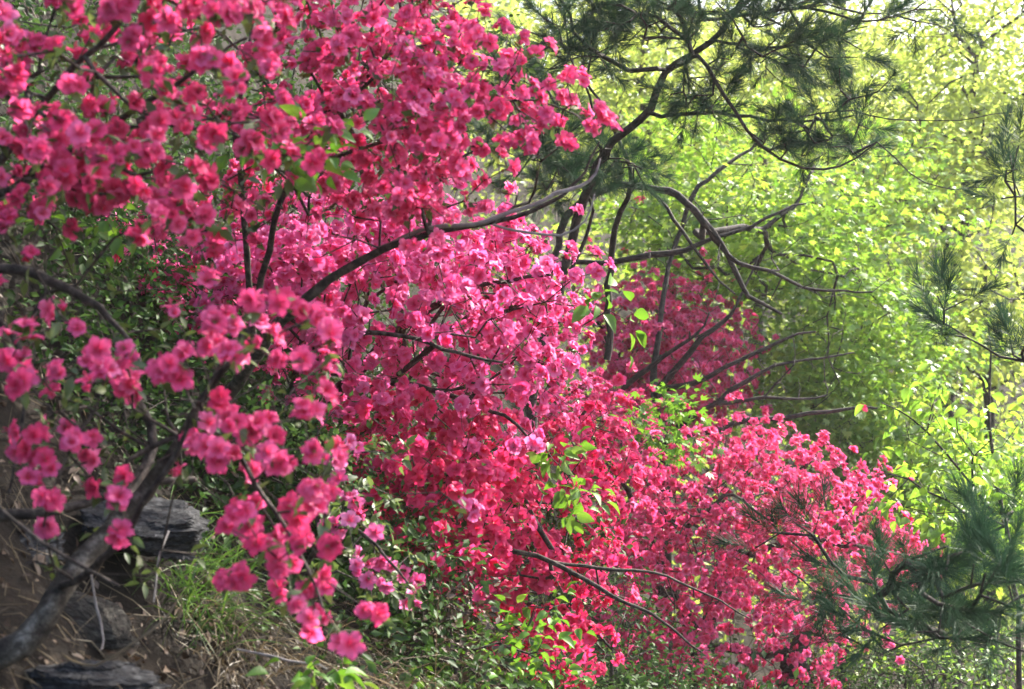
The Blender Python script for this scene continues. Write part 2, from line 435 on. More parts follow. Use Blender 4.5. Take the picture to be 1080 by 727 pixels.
# ------------------------------------------------------------------ terrain
def build_ground():
    xs = np.concatenate([np.arange(-26, -4, 1.2), np.arange(-4, 6, .09), np.arange(6, 44, 1.3)])
    ys = np.concatenate([np.arange(-6, 2, .5), np.arange(2, 13, .09), np.arange(13, 74, 1.6)])
    X, Y = np.meshgrid(xs, ys)
    Z = ground(X, Y)
    near = np.exp(-((Y - 6) / 6) ** 2)
    h = RNG.normal(size=X.shape)
    h = (h + np.roll(h, 1, 0) + np.roll(h, 1, 1) + np.roll(h, -1, 0)) / 4
    Z = Z + .035 * h * near
    g = Geo(); ny, nx = X.shape
    i = np.arange(ny - 1)[:, None] * nx + np.arange(nx - 1)[None]
    g.add(np.stack([X, Y, Z], -1), np.stack([i, i + 1, i + nx + 1, i + nx], -1).reshape(-1, 4))
    tag(g.obj("hillside", SOIL), kind="structure")
build_ground()

def build_haze():
    g = Geo()
    x0, x1, y0, y1, z0, z1 = -27.5, 46.0, -7.5, 76.0, -4.0, 30.0
    g.add([(x0, y0, z0), (x1, y0, z0), (x1, y1, z0), (x0, y1, z0), (x0, y0, z1), (x1, y0, z1), (x1, y1, z1), (x0, y1, z1)],
          [(0, 3, 2, 1), (4, 5, 6, 7), (0, 1, 5, 4), (1, 2, 6, 5), (2, 3, 7, 6), (3, 0, 4, 7)])
    m, t, out = mat_new("haze")
    v = N(t, "ShaderNodeVolumePrincipled"); v.inputs['Color'].default_value = (.96, .98, 1, 1); v.inputs['Density'].default_value = .0011; v.inputs['Anisotropy'].default_value = .45
    t.links.new(v.outputs[0], out.inputs['Volume'])
    tag(g.obj("haze", m, smooth=False), "pale sunlit haze in the air of the valley", kind="stuff")
build_haze()

# ------------------------------------------------------------------ azalea bushes
BUSHES = []

def ellipsoid_pts(px, py, d, rx, ry, rd, n):
    u = rand_dirs(n) * (RNG.random(n) ** .42)[:, None]
    c = P(px, py, d); return c + u * np.array([rx / F * d, rd, ry / F * d])

def in_poly(x, y, poly):
    p = np.asarray(poly, float); ins = np.zeros(len(x), bool)
    for (x1, y1), (x2, y2) in zip(p, np.roll(p, -1, 0)):
        c = ((y1 > y) != (y2 > y)) & (x < (x2 - x1) * (y - y1) / (y2 - y1 + 1e-12) + x1); ins ^= c
    return ins

def edge_dist(x, y, poly):
    p = np.asarray(poly, float); best = np.full(len(x), 1e9)
    for a, b in zip(p, np.roll(p, -1, 0)):
        ab = b - a; t = np.clip(((x - a[0]) * ab[0] + (y - a[1]) * ab[1]) / (ab @ ab + 1e-9), 0, 1)
        best = np.minimum(best, np.hypot(x - a[0] - t * ab[0], y - a[1] - t * ab[1]))
    return best

def sample_volume(poly, n, d0, d1, rnd=90, bias=1.6):
    """points through a rounded mass whose outline is poly, between d0 and d1 metres out"""
    p = np.asarray(poly, float); lo, hi = p.min(0), p.max(0); out = []
    while len(out) < n:
        x = RNG.uniform(lo[0], hi[0], 400); y = RNG.uniform(lo[1], hi[1], 400)
        k = in_poly(x, y, p); x, y = x[k], y[k]
        if not len(x): continue
        t = np.clip(edge_dist(x, y, p) / rnd, 0, 1)
        front = d0 + (1 - t) ** 1.5 * .5 * (d1 - d0)
        d = front + (d1 - front) * RNG.uniform(0, 1, len(x)) ** bias
        out += list(P(x, y, d))
    return np.array(out[:n])

def trusses_in(poly, nclump, per, d0, d1, sig, rnd=90, bias=1.6):
    c = sample_volume(poly, nclump, d0, d1, rnd, bias)
    k = RNG.poisson(per, nclump) + 2
    pts = np.repeat(c, k, axis=0)
    return pts + RNG.normal(size=pts.shape) * np.array([sig, sig, sig * .8])

def bush(name, label, cat, trusses, stems, size, petal, tpls, face=(0.1, -.55, .35), fl=(3, 5), center=None, leaf_n=4, leaf_s=.03,
         bare=None, stem_names=None, leafy=None, group="flowering azaleas on the bank", spread=.7, near=False, tw=None, hue=(0, 1)):
    """collects one azalea: stems (main branches), twigs to every truss, flowers round the twig tips, leaves below them"""
    trusses = np.asarray(trusses)
    ctr = trusses.mean(0) + np.array([0, .4, -.2]) if center is None else np.asarray(center)
    extra = leafy if leafy is not None else np.zeros((0, 3))
    dry = np.zeros((0, 3)) if bare is None else np.vstack([ellipsoid_pts(*c) for c in bare])
    nl = len(trusses) + len(extra)
    tg = np.vstack([trusses, extra, dry])
    kw = dict(step=.09, wander=.25, tip_r=.0011, max_r=.011)
    kw.update(tw or {})
    geo, tdir, pos, e = grow(stems, tg, **kw)
    n = len(trusses)
    outward = norm(trusses - ctr)
    td = norm(outward * .8 + np.asarray(face) + tdir[:n] * .5 + .35 * RNG.normal(size=(n, 3)))
    k = RNG.integers(fl[0], fl[1] + 1, n)
    idx = np.repeat(np.arange(n), k); m = len(idx)
    ax = norm(td[idx] + spread * rand_dirs(m))
    pos_f = trusses[idx] + ax * size * .25 + RNG.normal(size=(m, 3)) * size * .22
    sc = size * RNG.uniform(.78, 1.1, m)
    rn = np.clip(RNG.beta(2, 2, m) * (hue[1] - hue[0]) + hue[0] + RNG.normal(size=n)[idx] * .13, 0, 1)
    # leaves
    tg = tg[:nl]; tdir = tdir[:nl]
    lt = np.repeat(np.arange(len(tg)), leaf_n); ml = len(lt)
    alld = np.vstack([td, norm(tdir[n:] + .3)]) if len(extra) else td
    ld = norm(rand_dirs(ml) + .35 * alld[lt]); lp = tg[lt] - alld[lt] * size * .25 + RNG.normal(size=(ml, 3)) * size * .3
    BUSHES.append(dict(name=name, label=label, cat=cat, stems=stems, geo=geo, f=(pos_f, ax, sc, rn), l=(lp, ld), petal=petal, tpls=tpls,
                       leaf_s=leaf_s, group=group, near=near, stem_names=stem_names, base=None, bare=bare))

def base_of(stems):
    p = stems[0][0, :3]; return np.array([p[0], p[1], ground(p[0], p[1])])

def finish_bushes():
    """the flowers that show largest become parts of their own; the rest of a bush's flowers are one part"""
    cell = 9.0; zb = {}
    allp = []
    for bi, b in enumerate(BUSHES):
        p, ax, sc, rn = b['f']; px, py = proj(p)
        b['px'], b['py'] = px, py
        for i in range(len(p)):
            r = sc[i] / p[i, 1] * F * .6
            for cx in range(int((px[i] - r) // cell), int((px[i] + r) // cell) + 1):
                for cy in range(int((py[i] - r) // cell), int((py[i] + r) // cell) + 1):
                    q = zb.get((cx, cy))
                    if q is None or p[i, 1] < q: zb[(cx, cy)] = p[i, 1]
    sgeo = stamen_geo(); smesh = sgeo.mesh("stamens", STAMEN)
    for b in BUSHES:
        p, ax, sc, rn = b['f']
        front = np.array([p[i, 1] <= zb.get((int(b['px'][i] // cell), int(b['py'][i] // cell)), 9e9) + .05 for i in range(len(p))])
        inside = (b['px'] > 4) & (b['px'] < 1076) & (b['py'] > 4) & (b['py'] < 723)
        score = sc / p[:, 1] * np.where(inside, 1, .001) * np.where(front, 1, .45) * (1 + .3 * np.clip(-ax[:, 1], -1, 1))
        top = np.argsort(-score)[:100]; rest = np.setdiff1d(np.arange(len(p)), top)
        base = base_of(b['stems'])
        root = thing(b['name'], b['label'], b['cat'], base, b['group'])
        for i, s_ in enumerate(b['stems']):
            nm, mt = (b['stem_names'] or {}).get(i, ("stem", BARK_AZ))
            g = Geo(); tube(g, s_[:, :3], s_[:, 3], 9 if s_[:, 3].max() > .012 else 7, .05); g.obj(nm, mt, root)
        tag(b['geo'].obj("twigs", BARK_AZ, root), kind="stuff")
        rot = frames(ax)
        # shared flower meshes, one per shape and tone
        meshes = {}
        T = b['tpls']
        which = RNG.integers(0, len(T), len(p))
        for i in top:
            key = (int(which[i]), int(rn[i] * 5.99))
            if key not in meshes:
                g = Geo(); tv, tf, tt = T[key[0]]; g.add(tv, tf, tt, (key[1] + .5) / 6); meshes[key] = g.mesh("flower", b['petal'])
            o = bpy.data.objects.new("flower", meshes[key]); COL.objects.link(o); o.parent = root
            M = np.eye(4); M[:3, :3] = rot[i] * sc[i]; M[:3, 3] = p[i] - base
            o.matrix_local = Matrix([[float(q) for q in r_] for r_ in M])
            if b['near']:
                so_ = bpy.data.objects.new("stamens", smesh); COL.objects.link(so_); so_.parent = o
        g = Geo()
        for k in range(len(T)):
            s_ = rest[which[rest] == k]; g.inst(T[k], p[s_], rot[s_], sc[s_], rn[s_])
        tag(g.obj("flowers", b['petal'], root), kind="stuff")
        if b['near']:
            g = Geo(); sv = np.concatenate(sgeo.v)
            for f3 in (3, 4):
                pass
            tq = [f for f in sgeo.q if f.shape[1] == 4]
            g.inst((sv, np.concatenate(tq), np.concatenate(sgeo.t)), p[rest], rot[rest], sc[rest], rn[rest])
            tag(g.obj("stamens", STAMEN, root), kind="stuff")
        lp, ld = b['l']
        if len(lp):
            g = Geo(); up = norm(np.array([0, -.2, 1.0]) + .6 * RNG.normal(size=(len(lp), 3)))
            g.inst(LEAF if b['near'] else LEAF_S, lp, leaf_frames(ld, up), b['leaf_s'] * RNG.uniform(.6, 1.25, len(lp)), RNG.random(len(lp)))
            g.obj("leaves", LEAF_AZ, root)
        b['root'] = root

def at_list(pts, d0, d1, per=(1, 2), jit=.02):
    a = np.array(pts, float); d = RNG.uniform(d0, d1, len(a)); return P(a[:, 0], a[:, 1], d) + RNG.normal(size=(len(a), 3)) * jit

# lower-left spray, nearest the path
low = [(10, 365), (30, 375), (60, 345), (85, 395), (50, 420), (20, 470), (45, 498), (75, 488), (60, 525), (95, 527), (128, 541), (100, 465), (112, 412), (135, 408),
       (140, 368), (172, 376), (215, 325), (180, 347), (200, 376), (237, 341), (262, 355), (300, 340), (240, 420), (225, 440), (252, 450), (215, 490), (246, 494), (280, 490),
       (312, 470), (300, 395), (345, 370), (250, 540), (290, 540), (320, 520), (255, 605), (270, 556), (300, 572), (318, 618), (332, 648), (344, 664), (300, 600),
       (350, 500), (330, 440), (192, 470), (262, 470), (268, 520), (310, 545), (12, 395), (5, 235), (35, 275), (330, 350), (245, 380), (270, 380), (25, 350), (330, 600), (285, 560), (35, 480), (285, 345), (228, 360)]
stA = [pxpath([(-60, 720, 3.15, 40), (-10, 693, 3.2, 34), (25, 680, 3.2, 31), (50, 650, 3.22, 27), (70, 612, 3.25, 25), (102, 575, 3.3, 23), (150, 520, 3.35, 18), (190, 466, 3.3, 13), (225, 410, 3.2, 8), (262, 350, 3.1, 4)], .04, .004),
       pxpath([(102, 575, 3.3, 15), (135, 520, 3.42, 14), (160, 470, 3.5, 11), (150, 430, 3.5, 9), (120, 385, 3.4, 6), (90, 350, 3.3, 3)], .04, .004),
       pxpath([(60, 625, 3.24, 9), (110, 590, 3.1, 8), (150, 535, 3.0, 7), (188, 480, 2.95, 6), (205, 430, 2.9, 3)], .04, .004),
       pxpath([(190, 466, 3.3, 8), (235, 470, 3.2, 6), (280, 520, 3.1, 5), (315, 580, 3.05, 4), (340, 640, 3.0, 3)], .04, .004),
       pxpath([(-70, 560, 3.4, 14), (-5, 543, 3.4, 13), (40, 538, 3.42, 12), (110, 522, 3.5, 10), (160, 508, 3.5, 9), (205, 506, 3.55, 8)], .04, .004)]
bush("azalea_bush", "crimson azalea with a thick crooked trunk over the rocky bank and a hanging flower spray", "azalea",
     np.vstack([at_list(low, 2.85, 3.2), at_list(low, 2.85, 3.3, jit=.03), at_list(low[::3], 2.9, 3.3, jit=.04)]), stA, .0245, PETAL_RED, FL_NEAR, bare=[(100, 440, 3.3, 110, 90, .15, 40), (200, 480, 3.3, 110, 60, .15, 30), (250, 420, 3.2, 90, 60, .15, 25)], fl=(2, 3), near=True, leaf_n=3, leaf_s=.032, spread=.6,
     stem_names={0: ("trunk", BARK_OLD)}, leafy=P(RNG.uniform(0, 360, 70), RNG.uniform(330, 620, 70), RNG.uniform(3.1, 3.6, 70)), hue=(.1, .9))

# upper-left, hanging over the path
poly1 = [(-70, -70), (300, -80), (330, 20), (270, 90), (300, 130), (280, 200), (250, 260), (180, 300), (130, 230), (90, 250), (40, 220), (-70, 250)]
stB = [pxpath([(-260, 640, 4.4, 30), (-170, 420, 4.0, 24), (-80, 290, 3.6, 16), (0, 286, 3.4, 12), (55, 298, 3.35, 11), (105, 325, 3.3, 8), (135, 355, 3.2, 5), (150, 385, 3.1, 3)], .04, .005),
       pxpath([(-170, 420, 4.0, 18), (-60, 250, 3.7, 13), (60, 170, 3.5, 9), (170, 100, 3.3, 6), (260, 40, 3.2, 3)], .04, .005),
       pxpath([(-60, 250, 3.7, 11), (40, 120, 3.4, 8), (120, 30, 3.2, 6), (180, -60, 3.0, 4)], .04, .005),
       pxpath([(-80, 290, 3.6, 9), (10, 350, 3.5, 7), (25, 430, 3.4, 5), (10, 520, 3.4, 3)], .04, .004)]
trB = np.vstack([trusses_in(poly1, 58, 3.2, 2.95, 3.8, .05, 60),
                 at_list([(240, 10), (150, 12), (60, 60), (20, 110), (100, 195), (55, 212), (35, 130), (215, 180), (160, 250), (175, 190), (120, 140), (290, 90), (210, 120)], 2.9, 3.2)])
bush("azalea_bush", "crimson azalea hanging from the upper left corner with wide open flowers", "azalea", trB, stB, .0238, PETAL_RED, FL_NEAR, bare=[(150, 150, 3.4, 180, 130, .2, 60), (60, 330, 3.4, 70, 60, .15, 25)], fl=(2, 4), near=True, leaf_n=4, leaf_s=.034,
     spread=.6, leafy=sample_volume([(-60, -60), (320, -60), (330, 200), (200, 330), (-60, 330)], 90, 3.3, 4.1), hue=(0, .85))

# upper middle, the darker mass and its sprays reaching right
poly2 = [(190, -70), (470, -80), (450, 10), (520, 60), (560, 60), (585, 140), (560, 165), (525, 150), (500, 200), (450, 230), (380, 220), (300, 240), (240, 190), (260, 90)]
spr = [(502, 6), (515, 42), (530, 45), (548, 62), (545, 55), (600, 80), (596, 78), (605, 110), (618, 122), (632, 133), (645, 134), (598, 152), (560, 110), (570, 130), (555, 150), (525, 150), (580, 115), (500, 60), (480, 40), (578, 138), (420, 30)]
stC = [pxpath([(120, 620, 5.0, 22), (190, 480, 4.8, 17), (262, 385, 4.6, 14), (310, 328, 4.45, 12), (345, 297, 4.4, 10), (385, 270, 4.35, 8.5), (430, 254, 4.3, 7.5), (470, 243, 4.3, 7), (520, 236, 4.3, 6), (560, 222, 4.3, 5), (590, 205, 4.3, 4), (612, 180, 4.3, 3), (632, 150, 4.3, 2)], .04, .005),
       pxpath([(262, 385, 4.6, 9), (270, 330, 4.5, 8), (285, 262, 4.4, 7), (310, 180, 4.3, 6), (370, 100, 4.2, 5), (430, 40, 4.1, 3)], .04, .005),
       pxpath([(310, 180, 4.3, 5), (400, 150, 4.2, 4), (480, 120, 4.1, 3.5), (560, 105, 4.05, 2.5), (625, 128, 4.0, 1.6)], .04, .004),
       pxpath([(262, 385, 4.6, 8), (262, 250, 4.5, 7), (250, 120, 4.4, 6), (300, 10, 4.3, 5), (360, -60, 4.2, 3)], .04, .004),
       pxpath([(400, 262, 4.35, 5), (452, 240, 4.28, 4.6), (500, 238, 4.25, 5), (540, 226, 4.24, 5), (560, 218, 4.24, 4.5), (585, 206, 4.24, 4.5), (612, 198, 4.25, 4), (628, 184, 4.25, 3), (633, 168, 4.25, 2)], .03, .003),
       pxpath([(520, 237, 4.27, 3), (560, 245, 4.25, 3), (590, 247, 4.25, 2.6), (615, 233, 4.25, 2.4), (627, 205, 4.25, 1.5)], .03, .003),
       pxpath([(452, 246, 4.28, 5), (447, 225, 4.25, 4), (440, 205, 4.25, 3), (441, 188, 4.25, 2)], .03, .003)]
trC = np.vstack([trusses_in(poly2, 112, 5.0, 3.85, 4.7, .06, 60), at_list(spr, 3.9, 4.1), at_list(spr, 3.9, 4.2, jit=.03)])
bush("azalea_bush", "azalea behind the corner one with a long bare dark branch ending in grey dead twigs", "azalea", trC, stC, .023, PETAL_RED, FL_NEAR, bare=[(300, 200, 4.3, 130, 90, .2, 60), (450, 130, 4.1, 110, 70, .2, 40), (560, 200, 4.3, 60, 50, .1, 14)], fl=(2, 4), leaf_n=3, leaf_s=.03,
     stem_names={4: ("dead_branch", BARK_DEAD), 5: ("dead_branch", BARK_DEAD)}, hue=(.1, 1), spread=.6)

# the bright pink mass in the middle
poly3 = [(110, 215), (250, 225), (330, 195), (440, 215), (520, 245), (565, 228), (600, 262), (612, 300), (590, 318), (622, 372), (600, 392), (585, 420), (572, 470), (545, 482), (525, 462), (490, 430), (470, 440), (440, 420), (390, 470), (340, 440), (300, 390), (230, 350), (180, 330), (110, 280)]
stD = [pxpath([(220, 600, 6.3, 20), (300, 480, 6.1, 16), (370, 400, 5.9, 12), (440, 330, 5.7, 9), (520, 300, 5.5, 5), (580, 290, 5.4, 3)], .05, .008),
       pxpath([(300, 480, 6.1, 10), (320, 357, 5.3, 6), (350, 354, 5.2, 6), (400, 351, 5.1, 5), (440, 358, 5.05, 4.5), (480, 372, 5.0, 4), (530, 382, 5.0, 2.5)], .04, .004),
       pxpath([(300, 480, 6.1, 10), (280, 360, 6.0, 8), (230, 280, 5.8, 5), (170, 230, 5.6, 3)], .05, .008),
       pxpath([(370, 400, 5.9, 8), (450, 410, 5.6, 6), (530, 440, 5.4, 4), (560, 465, 5.3, 2.5)], .05, .006)]
trD = np.vstack([trusses_in(poly3, 210, 5, 5.1, 6.3, .075, 70), at_list([(637, 282), (634, 280), (545, 470), (560, 475), (570, 455), (600, 265), (612, 310), (616, 365)], 5.2, 5.4)])
bush("azalea_bush", "bright rose pink azalea, the dense sunlit mass in the middle", "azalea", trD, stD, .028, PETAL_PINK, FL_MID, bare=[(400, 330, 5.1, 160, 90, .2, 60), (520, 350, 5.1, 60, 60, .15, 20)], fl=(3, 5), leaf_n=3, leaf_s=.026,
     leafy=sample_volume(poly3, 60, 5.3, 6.4), face=(.2, -.5, .4), hue=(0, 1))

# below it, in shade
poly4 = [(375, 440), (470, 430), (540, 490), (560, 475), (600, 400), (640, 420), (650, 520), (640, 640), (620, 727), (560, 740), (540, 640), (510, 640), (480, 640), (440, 600), (400, 540)]
stE = [pxpath([(430, 780, 7.2, 16), (470, 640, 7.0, 13), (520, 560, 6.9, 9), (580, 480, 6.7, 6), (620, 430, 6.6, 3)], .05, .008),
       pxpath([(470, 640, 7.0, 8), (440, 560, 6.8, 6), (420, 480, 6.6, 4)], .05, .008),
       pxpath([(470, 640, 7.0, 8), (560, 640, 6.8, 6), (600, 700, 6.6, 4)], .05, .008),
       pxpath([(440, 640, 6.2, 5), (500, 572, 5.7, 6), (540, 580, 5.6, 6), (580, 592, 5.6, 5.5), (620, 615, 5.6, 5), (660, 635, 5.6, 4), (700, 655, 5.6, 3), (740, 688, 5.6, 2)], .04, .005),
       pxpath([(580, 592, 5.6, 4), (640, 600, 5.65, 4), (690, 605, 5.7, 3), (730, 620, 5.75, 2.5), (790, 652, 5.8, 1.5)], .04, .004)]
poly4b = [(365, 425), (480, 435), (560, 500), (560, 640), (510, 650), (470, 600), (430, 610), (385, 530)]
trE = np.vstack([trusses_in(poly4b, 60, 4, 5.2, 6.0, .07, 40), trusses_in(poly4, 105, 4.4, 5.7, 7.0, .08, 60), at_list([(x + RNG.normal() * 9, y + RNG.normal() * 9) for x, y in ((372, 440), (360, 465), (385, 470), (400, 455), (420, 470), (445, 462), (402, 500), (425, 515), (440, 495), (455, 520), (380, 505), (415, 545), (440, 550), (430, 580), (400, 530), (462, 560), (455, 605), (410, 470), (436, 535), (470, 490))], 4.8, 5.2), at_list([(395, 450), (410, 500), (430, 480), (460, 540), (470, 590), (455, 600), (480, 560), (440, 520), (400, 645), (415, 655)], 6.0, 6.4)])
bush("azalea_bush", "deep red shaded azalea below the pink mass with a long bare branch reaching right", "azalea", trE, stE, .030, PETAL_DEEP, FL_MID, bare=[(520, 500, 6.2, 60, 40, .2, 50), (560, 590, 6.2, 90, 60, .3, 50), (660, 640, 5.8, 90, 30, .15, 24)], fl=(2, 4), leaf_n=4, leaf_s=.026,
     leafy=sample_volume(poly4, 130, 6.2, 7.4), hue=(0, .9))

# sprays low in the middle, near, pinker
lowm = [(360, 555), (372, 590), (395, 583), (402, 605), (420, 605), (432, 622), (438, 628), (385, 610), (355, 500), (365, 555), (372, 520), (410, 610), (490, 550), (345, 480), (360, 470)]
stF = [pxpath([(250, 740, 4.6, 9), (300, 640, 4.4, 7), (340, 570, 4.2, 5), (375, 560, 4.1, 4), (430, 615, 4.0, 2.5)], .04, .004),
       pxpath([(340, 570, 4.2, 4), (350, 510, 4.2, 3), (358, 470, 4.2, 2)], .04, .004)]
bush("azalea_bush", "small pale pink azalea with few flowers between the grass tufts and the red azalea", "azalea", np.vstack([at_list(lowm, 3.95, 4.2), at_list(lowm, 3.95, 4.25, jit=.02)]), stF, .026, PETAL_PINK, FL_NEAR, fl=(1, 2), near=True, leaf_n=6, leaf_s=.035,
     leafy=P(RNG.uniform(330, 450, 40), RNG.uniform(460, 660, 40), RNG.uniform(4.1, 4.6, 40)), hue=(.2, 1))

# the big far one running down to the right
poly5 = [(570, 420), (640, 410), (690, 440), (720, 470), (760, 452), (800, 448), (850, 462), (880, 470), (885, 500), (915, 500), (930, 545), (965, 575), (968, 595), (930, 605), (900, 600), (880, 640), (875, 727), (850, 745), (800, 690), (760, 740), (650, 745), (630, 650), (640, 560), (600, 500)]
stG = [pxpath([(720, 800, 9.6, 22), (740, 680, 9.4, 17), (770, 590, 9.2, 12), (820, 520, 9.0, 8), (860, 480, 8.8, 4)], .07, .012),
       pxpath([(740, 680, 9.4, 10), (690, 580, 9.2, 8), (650, 500, 9.0, 5), (620, 440, 8.9, 3)], .07, .012),
       pxpath([(770, 590, 9.2, 8), (850, 570, 8.9, 6), (930, 580, 8.7, 3)], .07, .012),
       pxpath([(740, 680, 9.4, 8), (820, 690, 9.0, 6), (870, 650, 8.8, 4)], .07, .012),
       pxpath([(720, 560, 9.1, 6), (745, 540, 8.3, 5), (770, 520, 8.25, 4), (800, 545, 8.2, 3), (820, 560, 8.2, 2)], .05, .006)]
sprG = [(885, 488), (898, 500), (912, 505), (922, 520), (935, 535), (938, 548), (950, 558), (958, 570), (964, 585), (968, 596), (950, 590), (940, 575), (925, 555), (905, 530), (890, 510), (870, 560), (900, 565), (930, 590), (860, 590), (880, 720), (865, 680), (850, 715), (925, 645), (930, 655), (935, 670), (940, 682), (905, 640), (915, 625), (870, 690), (862, 705), (872, 712), (955, 580), (962, 590), (945, 560), (925, 520), (905, 505), (880, 475), (865, 465), (800, 455)]
trG = np.vstack([trusses_in(poly5, 330, 4.6, 8.2, 9.8, .10, 60), at_list(sprG, 8.3, 8.6), at_list(sprG, 8.3, 8.6, jit=.05)])
bush("azalea_bush", "largest azalea, pink red, sloping down to the right beside the green maples", "azalea", trG, stG, .029, PETAL_CORAL, FL_FAR, bare=[(760, 520, 8.4, 100, 60, .2, 50), (720, 620, 8.4, 100, 80, .3, 60)], fl=(3, 5), leaf_n=3, leaf_s=.026,
     leafy=sample_volume(poly5, 220, 8.3, 9.9), hue=(.1, 1), face=(.25, -.5, .4))

# farthest, under the maple limbs
poly6 = [(610, 330), (650, 305), (700, 300), (745, 315), (775, 335), (790, 370), (800, 400), (770, 430), (720, 440), (690, 430), (640, 415)]
stH = [pxpath([(690, 560, 11.2, 14), (690, 450, 11.0, 11), (700, 380, 10.8, 8), (740, 340, 10.6, 4)], .08, .012),
       pxpath([(690, 450, 11.0, 8), (650, 380, 10.8, 6), (630, 340, 10.6, 3)], .08, .012)]
bush("azalea_bush", "far azalea half hidden under the dark maple limbs", "azalea", np.vstack([trusses_in(poly6, 165, 4.5, 9.9, 11, .11, 50), at_list([(668, 215), (672, 218), (620, 255), (662, 268), (712, 232), (735, 292), (680, 212)], 11, 11.3)]), stH, .030, PETAL_CORAL, FL_FAR, bare=[(710, 370, 10.4, 70, 50, .3, 40)], fl=(3, 5), leaf_n=3, leaf_s=.026,
     leafy=sample_volume(poly6, 50, 10, 11), hue=(.1, 1))
finish_bushes()

# ------------------------------------------------------------------ trees
def spray_leaves(g, tpl, centers, per, spread, size, flat=.35, tilt=.5, droop=.25, rn=(0, 1)):
    n = len(centers)
    if n == 0: return
    nrm = norm(np.array([0, 0, 1.0]) + tilt * RNG.normal(size=(n, 3)))
    idx = np.repeat(np.arange(n), per); m = len(idx)
    B = frames(nrm)
    loc = RNG.normal(size=(m, 3)) * np.array([1, 1, flat]) * spread
    p = centers[idx] + np.einsum('nij,nj->ni', B[idx], loc)
    fwd = norm(np.einsum('nij,nj->ni', B[idx], norm(loc * np.array([1, 1, .3]))) + .5 * rand_dirs(m) + np.array([0, 0, -droop]))
    up = norm(nrm[idx] + .45 * RNG.normal(size=(m, 3)))
    tone = np.clip(RNG.random(n)[idx] * .6 + RNG.random(m) * .4, 0, 1) * (rn[1] - rn[0]) + rn[0]
    g.inst(tpl, p, leaf_frames(fwd, up), size * RNG.uniform(.65, 1.2, m), tone)

def tree(name, label, limbs, crowns, tpl, leaf, per, spread, size, bark=BARK_TREE, cat="tree", group=None, tip=.0016, flat=.3, tilt=.45, tw=None, rn=(0, 1), pts=None, droop=.25, bare=None, lim=.6):
    st = [pxpath(l, .08, .012) for l in limbs]
    for q in st: q[:, 3] *= lim
    b = st[0][0, :3]; base = np.array([b[0], b[1], ground(b[0], b[1])])
    if b[2] > base[2]:                       # carry the trunk down to the ground
        first = np.vstack([[base[0], base[1], base[2] - .1, st[0][0, 3] * 1.3], st[0][0]]); st[0] = np.vstack([smooth_path(first, .1, .004)[:-1], st[0]])
    tg = np.vstack([ellipsoid_pts(*c) for c in crowns]) if crowns else np.zeros((0, 3))
    if pts is not None: tg = np.vstack([tg, pts])
    tg = tg[tg[:, 2] > ground(tg[:, 0], tg[:, 1]) + .05]
    kw = dict(step=.18, wander=.16, tip_r=tip, max_r=.05, sag=-.03); kw.update(tw or {})
    grow_to = tg if bare is None else np.vstack([tg] + [ellipsoid_pts(*c) for c in bare])
    geo, td, pos, e = grow(st, grow_to, **kw)
    root = thing(name, label, cat, base, group)
    for i, s_ in enumerate(st):
        g = Geo(); tube(g, s_[:, :3], s_[:, 3], 9, .05); g.obj("trunk" if i == 0 else "limb", bark, root)
    tag(geo.obj("branches", bark, root), kind="stuff")
    g = Geo(); spray_leaves(g, tpl, tg, per, spread, size, flat, tilt, droop, rn)
    g.obj("crown", leaf, root)
    return root

